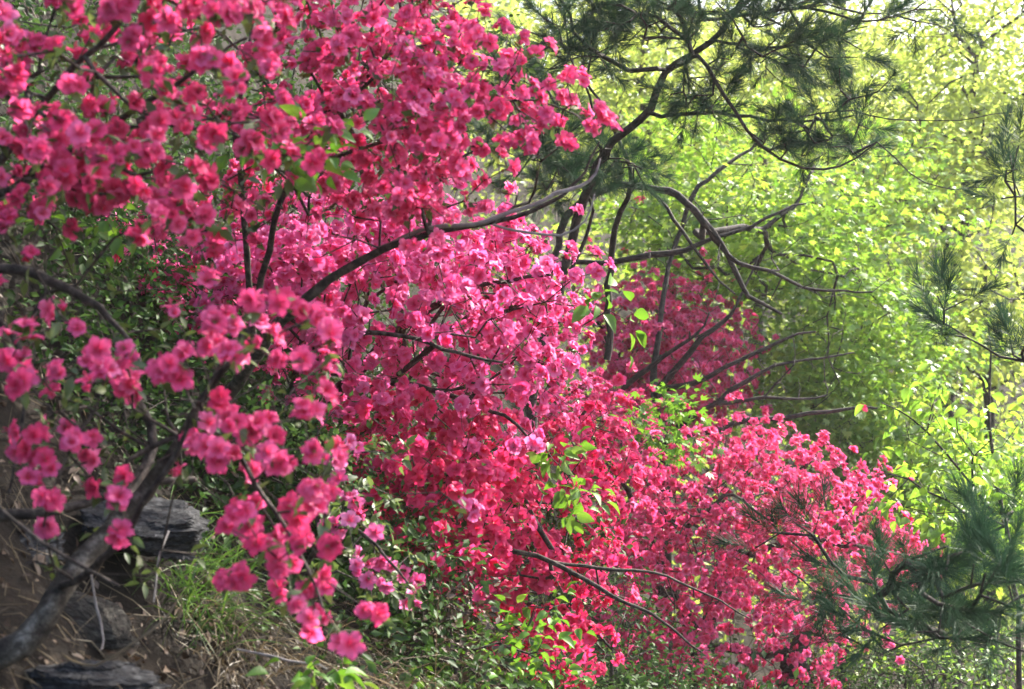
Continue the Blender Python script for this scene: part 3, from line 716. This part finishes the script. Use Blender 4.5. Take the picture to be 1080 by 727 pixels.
TG = "spring trees beyond the azaleas"
tree("maple_tree", "maple with spreading dark limbs above the far azalea",
     [[(700, 560, 10.0, 16), (696, 480, 9.9, 13), (690, 410, 9.8, 9), (694, 340, 9.9, 6), (710, 270, 10.1, 5), (740, 200, 10.1, 5), (800, 150, 10.3, 3)],
      [(560, 400, 10.0, 9), (572, 320, 9.9, 8), (592, 245, 9.8, 8), (622, 207, 9.7, 8), (652, 197, 9.6, 7), (680, 199, 9.5, 7), (705, 203, 9.45, 8), (725, 217, 9.4, 8), (742, 232, 9.4, 8), (754, 252, 9.4, 7), (767, 271, 9.4, 6), (779, 292, 9.4, 6), (791, 312, 9.4, 5), (824, 331, 9.4, 3)],
      [(742, 232, 9.4, 6), (762, 254, 9.35, 6), (775, 275, 9.35, 5), (808, 285, 9.35, 4), (845, 302, 9.4, 3.5), (920, 308, 9.4, 2)],
      [(580, 285, 9.85, 6), (605, 276, 9.8, 6), (643, 277, 9.6, 6), (684, 269, 9.5, 7), (725, 265, 9.5, 6), (754, 250, 9.5, 5), (791, 244, 9.5, 4), (850, 215, 9.6, 2)],
      [(693, 440, 9.8, 8), (696, 407, 9.7, 8), (717, 387, 9.6, 7), (742, 358, 9.5, 6), (762, 337, 9.5, 5), (775, 316, 9.5, 3), (800, 270, 9.6, 2)],
      [(696, 410, 9.7, 7), (734, 405, 9.5, 6), (767, 387, 9.4, 5), (808, 366, 9.4, 4), (860, 350, 9.4, 2)],
      [(697, 480, 9.8, 8), (725, 444, 9.5, 7), (758, 424, 9.4, 6), (783, 405, 9.35, 5), (808, 395, 9.35, 4), (837, 382, 9.35, 3), (900, 372, 9.4, 2)],
      [(698, 490, 9.8, 8), (713, 465, 9.5, 7), (746, 455, 9.3, 7), (791, 442, 9.3, 6), (841, 440, 9.3, 5), (890, 432, 9.3, 4), (925, 431, 9.3, 2)],
      [(758, 426, 9.4, 5), (791, 422, 9.35, 4), (828, 422, 9.35, 3), (872, 417, 9.4, 2)],
      [(640, 420, 9.8, 6), (672, 395, 9.7, 6), (700, 378, 9.6, 5), (734, 355, 9.5, 3), (748, 330, 9.5, 2)],
      [(684, 200, 9.5, 4), (700, 222, 9.45, 4), (722, 246, 9.4, 4), (745, 280, 9.4, 3), (775, 310, 9.4, 2)]],
     [(810, 240, 10.8, 140, 80, .9, 130), (880, 330, 11.0, 100, 90, .9, 120), (750, 275, 11.4, 90, 40, .5, 50), (690, 230, 11.4, 80, 50, .6, 50), (870, 410, 10.8, 70, 40, .6, 40), (780, 150, 11.6, 150, 60, .9, 60), (930, 210, 11.8, 90, 80, .9, 55)],
     MAPLE, LEAF_MAPLE, 26, .17, .050, BARK_PINE, group=TG, tilt=.35, flat=.2, lim=1.0, tw=dict(step=.12, wander=.14),
     bare=[(770, 280, 9.4, 90, 90, .25, 70), (790, 390, 9.4, 110, 55, .2, 90), (880, 300, 9.5, 80, 60, .3, 30)])
tree("maple_tree", "younger maple right of the far azalea with layered green sprays",
     [[(890, 520, 11.5, 18), (895, 450, 11.5, 14), (900, 380, 11.5, 10), (915, 300, 11.5, 6)]],
     [(900, 440, 11.5, 110, 60, .9, 110), (930, 360, 11.8, 90, 70, .9, 80), (960, 500, 11.6, 90, 50, .8, 60)],
     MAPLE, LEAF_MAPLE, 26, .19, .053, BARK_PINE, group=TG, tilt=.35, flat=.2)
PALE = [((1000, 420, 14, 16), (1010, 300, 14, 12), (1020, 180, 14, 9), (1030, 60, 14, 5), [(960, 190, 14, 110, 110, 1.3, 110), (1050, 110, 14.2, 110, 110, 1.3, 100), (1030, 5, 14.6, 120, 60, 1.2, 45)], "pale tree beyond the pine, nearest of the sunlit trees at the right edge"),
        ((900, 250, 17, 14), (895, 130, 17, 11), (890, 20, 17, 8), (885, -60, 17, 4), [(890, 60, 17, 130, 100, 1.6, 120)], "pale tree whose crown shows through the hanging pine bough"),
        ((1045, 520, 13, 16), (1042, 430, 13, 12), (1040, 350, 13, 9), (1040, 280, 13, 4), [(1030, 340, 13, 110, 80, 1.1, 110)], "pale tree below the brightest gap, right of the maples"),
        ((700, 330, 16, 18), (690, 200, 16, 14), (680, 90, 16, 10), (680, -30, 16, 5), [(680, 110, 16, 130, 120, 1.5, 150), (580, 60, 16.5, 110, 110, 1.4, 80)], "yellow green tree behind the pine trunk"),
        ((800, 260, 19, 14), (805, 130, 19, 10), (810, 30, 19, 7), (815, -60, 19, 4), [(800, 100, 19, 140, 110, 1.8, 120)], "yellow green tree glimpsed under the pine boughs")]
for a, b, c, d, cr, lab in PALE:
    tree("spring_tree", lab, [[a, b, c, d]], cr, LEAF_S, LEAF_PALE, 40, .30, .085, BARK_PINE, group=TG, tip=.0045, tilt=.35, flat=.16, lim=.85, bare=[(q[0], q[1], q[2] - .6, q[3] * 1.1, q[4] * 1.1, .4, 26) for q in cr])
tree("spring_tree", "bushy green tree below the pale ones, at the right edge behind the big leaved sapling",
     [[(1010, 640, 11, 14), (1005, 560, 11, 11), (1000, 480, 11, 6)]], [(1000, 520, 11, 100, 70, .9, 120), (960, 590, 10.8, 80, 40, .7, 50), (1060, 590, 10.8, 70, 50, .7, 50)], LEAF_S, LEAF_MAPLE, 38, .14, .065, group=TG, tip=.002)

# big-leaved sapling at the right
tree("leafy_sapling", "sapling with large oval leaves on arching stems above the pine bough", 
     [[(1075, 640, 6.6, 9), (1060, 560, 6.5, 8), (1048, 480, 6.5, 6), (1045, 400, 6.5, 4), (1042, 340, 6.5, 2)],
      [(1060, 560, 6.5, 6), (1000, 480, 6.4, 4), (960, 440, 6.4, 3), (930, 425, 6.4, 2)],
      [(1070, 600, 6.5, 6), (1020, 540, 6.3, 4), (960, 505, 6.3, 3), (925, 500, 6.3, 2)]],
     [(1000, 450, 6.4, 80, 50, .3, 22), (1040, 530, 6.4, 60, 60, .3, 24), (980, 520, 6.3, 50, 40, .25, 12), (1050, 580, 6.3, 40, 30, .2, 10)], LEAF_WIDE, LEAF_MAPLE, 8, .07, .052, BARK_AZ, cat="sapling", tip=.0014, flat=.4)

# pines
BR = [brush_tpl_quads(165, .085, 40 + i) for i in range(4)]
def pine(label, limbs, tufts, n_br=3, scale=1.0, name="pine_tree"):
    st = [pxpath(l, .07, .012) for l in limbs]
    for q in st: q[:, 3] *= .55
    b = st[0][0, :3]; base = np.array([b[0], b[1], ground(b[0], b[1])])
    if b[2] > base[2]:
        first = np.vstack([[base[0], base[1], base[2] - .1, st[0][0, 3] * 1.2], st[0][0]]); st[0] = np.vstack([smooth_path(first, .1, .004)[:-1], st[0]])
    tufts = np.asarray(tufts)
    geo, td, pos, e = grow(st, tufts, step=.1, wander=.2, tip_r=.0028, max_r=.02, sag=.08)
    root = thing(name, label, "pine", base, "pines beside the path")
    for i, s_ in enumerate(st):
        g = Geo(); tube(g, s_[:, :3], s_[:, 3], 10, .06); g.obj("trunk" if i == 0 else "limb", BARK_PINE, root)
    tag(geo.obj("branches", BARK_PINE, root), kind="stuff")
    g = Geo()
    ax = norm(td + np.array([0, -.05, .35]) + .3 * RNG.normal(size=td.shape)); w = RNG.integers(0, 4, len(ax)); rot = frames(ax); rn = RNG.random(len(ax))
    for k in range(4):
        s_ = w == k; g.inst(BR[k], tufts[s_], rot[s_], scale * RNG.uniform(.8, 1.15, s_.sum()), rn[s_])
    g.obj("crown", NEEDLE, root)
    return root

tp = np.vstack([ellipsoid_pts(860, 142, 7.3, 78, 24, .3, 46), ellipsoid_pts(830, 58, 7.4, 115, 24, .35, 52), ellipsoid_pts(740, 100, 7.5, 50, 30, .3, 30), ellipsoid_pts(700, 20, 7.5, 90, 30, .4, 60),
                ellipsoid_pts(850, 5, 7.4, 80, 25, .4, 45), ellipsoid_pts(600, 30, 7.8, 70, 40, .4, 40), ellipsoid_pts(590, 170, 8.0, 55, 45, .4, 60), ellipsoid_pts(650, 180, 8.1, 45, 30, .3, 30), ellipsoid_pts(540, 110, 8.1, 50, 50, .4, 40),
                ellipsoid_pts(760, -110, 7.4, 260, 70, 1.0, 90), ellipsoid_pts(620, 60, 7.7, 80, 30, .35, 22), ellipsoid_pts(960, 25, 7.3, 60, 16, .3, 12), ellipsoid_pts(910, 100, 7.3, 40, 16, .25, 8)])
pine("tall pine with a long dark bough drooping over the maples",
     [[(560, 420, 8.3, 24), (600, 270, 8.2, 19), (622, 195, 8.1, 17), (650, 150, 8.0, 16), (683, 112, 7.9, 15), (706, 75, 7.8, 14), (745, 45, 7.7, 11), (800, -20, 7.6, 9), (860, -110, 7.6, 5)],
      [(706, 75, 7.8, 8), (735, 60, 7.5, 8), (752, 82, 7.35, 8), (772, 118, 7.3, 7), (803, 153, 7.3, 6), (845, 176, 7.3, 5), (885, 172, 7.3, 4), (925, 150, 7.3, 2.5)],
      [(683, 118, 7.9, 9), (720, 121, 7.7, 8), (775, 122, 7.6, 7), (840, 125, 7.5, 5), (900, 122, 7.4, 3)],
      [(745, 45, 7.7, 7), (790, 50, 7.5, 6), (850, 45, 7.4, 4), (915, 28, 7.3, 2.5)],
      [(640, 380, 8.6, 14), (644, 300, 8.5, 13), (652, 240, 8.4, 12), (668, 190, 8.3, 9), (640, 120, 8.2, 6), (600, 60, 8.0, 4), (590, -20, 7.9, 3)],
      [(602, 285, 8.3, 8), (620, 240, 8.3, 7), (622, 205, 8.2, 5), (585, 165, 8.1, 4), (540, 120, 8.1, 3)],
      [(760, 20, 7.7, 6), (850, 8, 7.5, 6), (905, 22, 7.4, 4), (960, 8, 7.3, 3), (990, -12, 7.2, 2)],
      [(925, 150, 7.3, 2.5), (960, 180, 7.3, 2.5), (990, 198, 7.3, 2.2), (1040, 198, 7.3, 1.8)],
      [(840, 125, 7.5, 4), (900, 120, 7.4, 3), (960, 125, 7.35, 2.5), (1010, 128, 7.3, 2), (1070, 118, 7.3, 1.5)]], tp)

# the pine on the right of the path: its low bough crosses the lower right corner, its crown overhead is out of view and shaped to shade the lower left
rb = np.vstack([ellipsoid_pts(830, 565, 5.0, 45, 40, .25, 6), ellipsoid_pts(895, 610, 5.0, 40, 14, .2, 4), ellipsoid_pts(885, 650, 4.9, 40, 30, .25, 9), ellipsoid_pts(1010, 610, 4.2, 80, 35, .3, 26), ellipsoid_pts(960, 650, 4.4, 50, 30, .3, 9), ellipsoid_pts(1060, 560, 4.6, 30, 30, .25, 5),
                ellipsoid_pts(1020, 670, 4.6, 80, 30, .3, 16), ellipsoid_pts(1070, 200, 5.6, 14, 50, .12, 12), ellipsoid_pts(1000, 330, 5.6, 22, 28, .1, 9), ellipsoid_pts(1078, 370, 5.5, 16, 18, .1, 6),
                np.array([1.4, 4.65, 3.6]) + RNG.uniform(-1, 1, (240, 3)) * np.array([1.2, .3, .5]),  # unseen strip of tufts, placed to shade the lower-left azalea
                np.array([1.3, 5.75, 3.75]) + RNG.uniform(-1, 1, (200, 3)) * np.array([1.1, .3, .4]),  # second unseen strip shading the bank; the gap between lets sun through
                np.array([2.3, 4.9, 4.8]) + rand_dirs(120) * (RNG.random(120) ** .5)[:, None] * np.array([.9, 1.0, .8])])
pine("pine at the right edge with a shaded bough across the lower right corner",
     [[(1330, 900, 5.0, 60), (1320, 640, 5.0, 54), (1300, 400, 5.0, 46), (1280, 150, 5.0, 38), (1250, -150, 5.0, 30), (1230, -420, 5.0, 18), (1200, -700, 5.0, 8)],
      [(1320, 600, 5.0, 16), (1220, 600, 4.95, 13), (1130, 610, 4.9, 10), (1060, 616, 4.95, 8), (1010, 622, 5.0, 7), (950, 628, 5.05, 6), (900, 630, 5.1, 5), (860, 626, 5.15, 4), (830, 600, 5.2, 3)],
      [(1130, 610, 4.9, 8), (1050, 640, 4.8, 6), (990, 665, 4.8, 5), (930, 690, 4.8, 3)],
      [(1290, 300, 5.0, 14), (1200, 330, 5.2, 10), (1130, 345, 5.4, 7), (1080, 378, 5.5, 6), (1040, 362, 5.55, 4), (1003, 345, 5.6, 3)],
      [(1285, 220, 5.0, 12), (1180, 240, 5.3, 8), (1110, 245, 5.5, 6), (1075, 235, 5.6, 5), (1068, 180, 5.6, 3)],
      [(1250, -150, 5.0, 20), (1100, -380, 4.7, 15), (900, -560, 4.3, 11), (700, -600, 4.2, 7), (560, -580, 4.2, 4)]], rb)

# far wood on the hillside across the valley
def far_wood():
    g = Geo()
    n = 1300
    d = RNG.uniform(21, 48, n); px = RNG.uniform(380, 1250, n)
    x = (px - 540) / F * d
    z = ground(x, d) + RNG.uniform(.2, 4.8, n)
    c = np.stack([x, d, z], -1)
    spray_leaves(g, LEAF_S, c, 30, .5, .17, .45, .6, .2)
    # undergrowth at the foot of the trees
    n = 420; d = RNG.uniform(13.5, 21, n); px = RNG.uniform(480, 1200, n); x = (px - 540) / F * d
    c = np.stack([x, d, ground(x, d) + RNG.uniform(0, .9, n)], -1)
    spray_leaves(g, LEAF_S, c, 28, .25, .09, .5, .6, .2)
    tag(g.obj("woodland", LEAF_WOOD), "sunlit spring woodland covering the far hillside", "woodland", kind="stuff")
far_wood()

# ------------------------------------------------------------------ shrubs and plants on the bank
def shrub(label, regions, per, spread, size, leaf=LEAF_SHRUB, tpl=LEAF_S, name="shrub", cat="shrub", group="green shrubs on the bank", bark=BARK_AZ, tip=.0014, rn=(0, 1), root_at=None):
    tg = np.vstack([ellipsoid_pts(*r_) for r_ in regions])
    c = tg.mean(0); zmin = ground(c[0], c[1]); base = np.array([c[0], c[1], min(zmin, c[2])])
    if root_at is not None: base = P(*root_at)
    st = [smooth_path(np.array([[*base, .003], [*(base * .5 + c * .5 + RNG.normal(size=3) * .02), .0025], [*c, .002]]), .04, .003)] if root_at is not None else [smooth_path(np.array([[*base, .012], [*(base * .5 + c * .5 + RNG.normal(size=3) * .03), .008], [*c, .003]]), .06, .004)]
    geo, td, pos, e = grow(st, tg, step=.1, wander=.25, tip_r=tip, max_r=.012)
    root = thing(name, label, cat, base, group)
    g = Geo(); tube(g, st[0][:, :3], st[0][:, 3], 6, .05); g.obj("stem", bark, root)
    tag(geo.obj("twigs", bark, root), kind="stuff")
    g = Geo(); spray_leaves(g, tpl, tg, per, spread, size, .5, .6, .15, rn); g.obj("leaves", leaf, root)
    return root

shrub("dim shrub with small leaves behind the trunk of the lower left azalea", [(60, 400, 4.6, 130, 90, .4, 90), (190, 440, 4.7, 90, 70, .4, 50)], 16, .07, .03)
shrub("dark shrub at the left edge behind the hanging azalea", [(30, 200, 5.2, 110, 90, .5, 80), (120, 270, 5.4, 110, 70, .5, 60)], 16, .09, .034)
shrub("green shrub filling the gap between the lower left azalea and the pink one", [(320, 470, 5.0, 60, 50, .4, 44), (370, 570, 5.4, 40, 50, .4, 20), (350, 600, 5.2, 50, 40, .3, 30)], 16, .06, .03)
shrub("low leafy shrub at the bottom of the photo under the red azalea", [(470, 668, 5.3, 70, 28, .3, 24), (540, 690, 5.2, 60, 30, .3, 22), (570, 640, 5.5, 30, 30, .2, 6), (420, 700, 5.0, 60, 28, .3, 20)], 5, .06, .045, LEAF_FRESH, LEAF_WIDE)
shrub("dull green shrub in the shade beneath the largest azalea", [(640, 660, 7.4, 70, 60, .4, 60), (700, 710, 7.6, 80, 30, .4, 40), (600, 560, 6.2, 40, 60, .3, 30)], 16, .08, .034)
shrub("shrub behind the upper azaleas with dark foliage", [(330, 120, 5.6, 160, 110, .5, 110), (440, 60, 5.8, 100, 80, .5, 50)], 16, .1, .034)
shrub("yellow green undergrowth bush beneath the right hand pine bough", [(930, 690, 8.8, 70, 20, .4, 16), (1030, 700, 8.5, 60, 24, .4, 22)], 14, .1, .036, LEAF_MAPLE, rn=(0, .6))

shrub("dried brown fern leaning among the leaves below the red azalea", [(480, 625, 5.1, 40, 25, .2, 16), (450, 665, 5.0, 40, 22, .2, 14), (500, 690, 5.0, 30, 20, .2, 8)], 22, .05, .03, LEAF_DRY, LEAF_S, name="dry_fern", cat="fern")
shrub("dull green undergrowth on the shaded ground by the foot of the largest azalea", [(960, 705, 8.9, 70, 22, .4, 60), (890, 722, 8.8, 40, 14, .3, 30), (1040, 690, 9.0, 50, 25, .3, 40)], 18, .09, .034)
LEAFY = [((240, 190, 3.9), [(300, 165, 3.6, 50, 28, .12, 16), (345, 160, 3.55, 22, 18, .08, 7)], .042, "green leafy twig among the red flowers of the hanging azalea"),
         ((612, 352, 5.3), [(636, 318, 5.0, 14, 12, .04, 3), (652, 340, 5.0, 12, 8, .04, 2)], .06, "pale sprig of broad leaves at the right edge of the pink azalea"),
         ((565, 450, 5.9), [(600, 478, 5.5, 32, 10, .08, 7), (612, 520, 5.5, 26, 22, .08, 9)], .055, "broad leaved climber hanging below the pink azalea"),
         ((335, 760, 3.7), [(338, 716, 3.5, 26, 18, .06, 9)], .048, "bright green sapling at the bottom edge below the hanging spray"),
         ((110, 200, 4.2), [(60, 130, 3.9, 40, 20, .1, 8), (90, 240, 3.9, 40, 30, .1, 10)], .04, "green twig between the flowers at the left edge")]
for (bx, by, bd), reg, sz, lab in LEAFY:
    shrub(lab, reg, 4, .035, sz, LEAF_FRESH, LEAF_WIDE, name="leafy_sprig", cat="sprig", group="leafy sprigs among the azaleas", tip=.001, root_at=(bx, by, bd))

shrub("loose bright green maple shoot among the red flowers of the largest azalea", [(712, 428, 7.7, 24, 10, .2, 8), (700, 455, 7.8, 20, 16, .2, 6), (722, 478, 7.9, 18, 9, .2, 4)], 14, .07, .042, LEAF_FRESH, MAPLE, name="leafy_sprig", cat="sprig", group="leafy sprigs among the azaleas", tip=.0012, root_at=(690, 500, 8.6))
# grass
def tuft(label, pts, n, L, mat, width=.0022, arch=.5, lean=(0, 0, 1), name="grass_tuft", g_name="grass tufts on the bank"):
    V, Fc, T, Rr = [], [], [], []
    g = Geo()
    for k in range(n):
        b = pts[RNG.integers(len(pts))] + RNG.normal(size=3) * np.array([.05, .05, .0])
        b[2] = ground(b[0], b[1]) - .02
        d = norm(np.array(lean, float) + .55 * RNG.normal(size=3)); d[2] = abs(d[2]); l = L * RNG.uniform(.4, 1.15)
        out = norm(np.array([d[0], d[1], 0]) + .01); s_ = norm(np.cross(d, RNG.normal(size=3)))
        a_ = arch * RNG.uniform(.5, 1.5)
        u = np.linspace(0, 1, 6)[:, None]
        p = b + d * l * u + (out * .45 - np.array([0, 0, 1.0])) * a_ * l * u ** 2.2
        w = width * (1 - u ** 2 * .85)
        v = np.stack([p - s_ * w, p + s_ * w], 1).reshape(-1, 3)
        f = [(2 * i, 2 * i + 1, 2 * i + 3, 2 * i + 2) for i in range(5)]
        g.add(v, f, np.repeat(u[:, 0], 2), RNG.random())
    c = np.mean(pts, axis=0); c[2] = ground(c[0], c[1])
    o = g.obj(name, mat, origin=c); tag(o, label, "grass", g_name); return o

def gp(lst):
    """points of the bank surface met along those lines of sight"""
    out = []
    for px, py in lst:
        for d in np.arange(2.4, 14, .04):
            p = P(px, py, d)
            if p[2] < ground(p[0], p[1]): out.append(p); break
    return np.array(out)

tuft("green grass tuft under the slate ledge", gp([(205, 600), (220, 620), (190, 640), (215, 650), (235, 600)]), 300, .29, GRASS_G, .0022, .6, (.15, -.3, 1))
tuft("straw coloured grass drooping below the green tuft", gp([(230, 660), (260, 680), (280, 650), (215, 690), (300, 700), (250, 720)]), 260, .26, GRASS_D, .0016, .9, (.2, -.4, .7))
tuft("dry grass clump under the tip of the hanging spray", gp([(340, 690), (370, 680), (400, 700), (330, 720), (380, 715)]), 220, .26, GRASS_D, .0016, .8, (.3, -.3, .7))
tuft("dry grass at the foot of the leafy shrub", gp([(440, 700), (480, 715), (520, 700), (460, 690)]), 160, .3, GRASS_D, .0018, .8, (.2, -.3, .7))
tuft("tall arching dry grass stems in front of the red azalea", P(np.array([360., 380, 430]), np.array([600., 610, 600]), np.array([4.2, 4.3, 4.5])), 34, .62, GRASS_D, .0017, .62, (.3, -.1, 1))
tuft("long dry grass blades bending over the leafy shrub", P(np.array([480., 520, 540]), np.array([700., 710, 700]), np.array([4.7, 4.8, 4.9])), 22, .5, GRASS_D, .0017, .7, (-.1, -.2, 1))
tuft("thin green grass by the roots at the left", gp([(110, 500), (150, 480), (200, 500), (240, 560), (170, 600)]), 90, .16, GRASS_G, .0016, .5, (.1, -.2, 1))

# rocks
def rock(px, py, d, sx, sy, sz, label, mat, seed, rot=(0, 0, 0), layers=True):
    import bmesh
    from mathutils import noise
    bm = bmesh.new(); g = np.random.default_rng(seed)
    for q in norm(g.normal(size=(26, 3))) * g.uniform(.75, 1.05, (26, 1)): bm.verts.new(q)
    r_ = bmesh.ops.convex_hull(bm, input=bm.verts)
    bmesh.ops.delete(bm, geom=[e for e in r_["geom_interior"] if isinstance(e, bmesh.types.BMVert)], context='VERTS')
    bmesh.ops.triangulate(bm, faces=bm.faces[:])
    for _ in range(4): bmesh.ops.subdivide_edges(bm, edges=bm.edges[:], cuts=1, use_grid_fill=True)
    for v in bm.verts:
        c = np.array(v.co); n_ = np.array(v.normal)
        f1 = noise.fractal(Vector(c * np.array([1.6, 1.6, 1.6 if not layers else 5.0]) + seed), .7, 2.1, 6)
        if layers:
            k = math.floor(c[2] * 4.5 + .5 * noise.noise(Vector(c * 1.3 + seed))); sh = (math.sin(k * 12.9898 + seed) * 43758.5) % 1
            c[:2] *= .80 + .3 * sh
        c = c * (1 + .10 * f1) + g.normal(size=3) * .008
        v.co = (c[0] * sx, c[1] * sy, c[2] * sz)
    me = bpy.data.meshes.new("rock"); bm.to_mesh(me); bm.free(); me.materials.append(mat)
    o = bpy.data.objects.new("rock", me); COL.objects.link(o)
    p = P(px, py, d); o.location = p; o.rotation_euler = rot
    tag(o, label, "rock", "rocks in the bank"); return o
rock(150, 556, 4.02, .20, .18, .085, "layered slate ledge behind the azalea trunk", ROCK, 1, (.1, .12, .3))
rock(8, 592, 3.8, .16, .18, .075, "flat slate lump at the left edge under the low branch", ROCK, 2, (.1, -.2, .2))
rock(100, 722, 3.28, .15, .12, .06, "grey lichen spotted rock at the bottom edge below the grass", ROCK, 3, (0, .1, .5))
rock(80, 655, 3.62, .15, .10, .06, "small brown stone beside the azalea trunk", ROCK_B, 4, (.3, .2, 0), False)
rock(845, 705, 9.2, .12, .15, .22, "pale brown stone at the foot of the largest azalea", ROCK_B, 5, (0, .1, .2))

# fallen twigs and leaf litter
def twig(label, rows, mat=BARK_DEAD, name="fallen_twig"):
    s_ = pxpath(rows, .03, .003); g = Geo(); tube(g, s_[:, :3], s_[:, 3], 6, .05)
    o = g.obj(name, mat, origin=s_[0, :3]); tag(o, label, "twig", "dead twigs on the bank"); return o
twig("thin pale root hanging by the green grass", [(178, 560, 3.5, 2), (168, 590, 3.45, 2.5), (165, 620, 3.42, 2), (162, 635, 3.4, 1.5)])
twig("whitish dead twig below the trunk", [(95, 600, 3.2, 2), (104, 640, 3.2, 2.5), (110, 675, 3.18, 2), (106, 685, 3.16, 1.5)])
twig("bent straw stem curling over the grey rock", [(65, 690, 3.1, 2), (100, 702, 3.05, 2.4), (135, 680, 3.05, 2.4), (175, 650, 3.08, 2.6), (190, 632, 3.1, 2.2), (188, 655, 3.1, 1.6)], GRASS_D)
twig("grey twig lying in the dry grass", [(250, 685, 3.7, 2), (290, 693, 3.65, 3), (330, 700, 3.6, 2), (345, 706, 3.6, 1.5)])
twig("long yellowish twig crossing the trunk", [(-20, 520, 2.9, 4), (40, 570, 2.92, 4.5), (85, 597, 2.95, 4), (125, 618, 2.98, 3)], BARK_AZ)

def ground_cover():
    g = Geo(); n = 1500
    d = RNG.uniform(4.2, 11, n); px = RNG.uniform(-60, 900, n); x = (px - 540) / F * d
    c = np.stack([x, d, ground(x, d) + RNG.uniform(.02, .16, n)], -1)
    spray_leaves(g, LEAF_S, c, 14, .07, .036, .6, .5, .1)
    n = 1700; d = RNG.uniform(4.6, 8.5, n); px = RNG.uniform(-90, 480, n); x = (px - 540) / F * d
    c = np.stack([x, d, ground(x, d) + RNG.uniform(.02, .5, n)], -1)
    spray_leaves(g, LEAF_S, c, 14, .08, .034, .6, .6, .1)
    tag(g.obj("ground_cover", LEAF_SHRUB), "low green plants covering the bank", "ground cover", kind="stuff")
ground_cover()

def litter():
    g = Geo(); n = 9000
    d = 2.6 + 7 * RNG.random(n) ** 1.3; px = RNG.uniform(-60, 1000, n); x = (px - 540) / F * d
    p = np.stack([x, d, ground(x, d) + .012], -1)
    h = .02
    nrm = norm(np.stack([-(ground(x + h, d) - ground(x - h, d)) / 2 / h, -(ground(x, d + h) - ground(x, d - h)) / 2 / h, np.ones(n)], -1) + .45 * RNG.normal(size=(n, 3)))
    g.inst(LEAF, p, leaf_frames(rand_dirs(n), nrm), RNG.uniform(.012, .042, n), RNG.random(n))
    tag(g.obj("leaf_litter", LEAF_DRY), "brown fallen leaves on the bank", "leaf litter", kind="stuff")
litter()

def straw_litter():
    """short dead twigs and straws lying over the bank"""
    g = Geo(); n = 3000
    d = 2.7 + 4.5 * RNG.random(n) ** 1.4; px = RNG.uniform(-60, 760, n); x = (px - 540) / F * d
    q = rand_dirs(n); q[:, 2] *= .3; q[:, 2] -= .5 * q[:, 0]; q = norm(q); L = RNG.uniform(.03, .16, n)
    a = np.stack([x, d, ground(x, d) + RNG.uniform(0, .03, n)], -1); e = a + q * L[:, None]
    e[:, 2] = np.maximum(e[:, 2], ground(e[:, 0], e[:, 1]) + .004) + RNG.uniform(0, .03, n)
    mid = (a + e) / 2 + RNG.normal(size=(n, 3)) * .012
    sd = norm(np.cross(q, rand_dirs(n))); w = RNG.uniform(.0005, .0016, n)[:, None]; up = norm(np.cross(q, sd))
    V = np.stack([a - sd * w, a + sd * w, a + up * w * 1.6, mid - sd * w, mid + sd * w, mid + up * w * 1.6, e - sd * w * .5, e + sd * w * .5, e + up * w * .8], 1)
    f = np.array([(0, 1, 4, 3), (1, 2, 5, 4), (2, 0, 3, 5), (3, 4, 7, 6), (4, 5, 8, 7), (5, 3, 6, 8)])
    g.add(V.reshape(-1, 3), (f[None] + np.arange(n)[:, None, None] * 9).reshape(-1, 4), .5, np.repeat(RNG.random(n), 9))
    tag(g.obj("twig_litter", GRASS_D), "dead straws and twigs strewn over the bank", "litter", kind="stuff")
straw_litter()
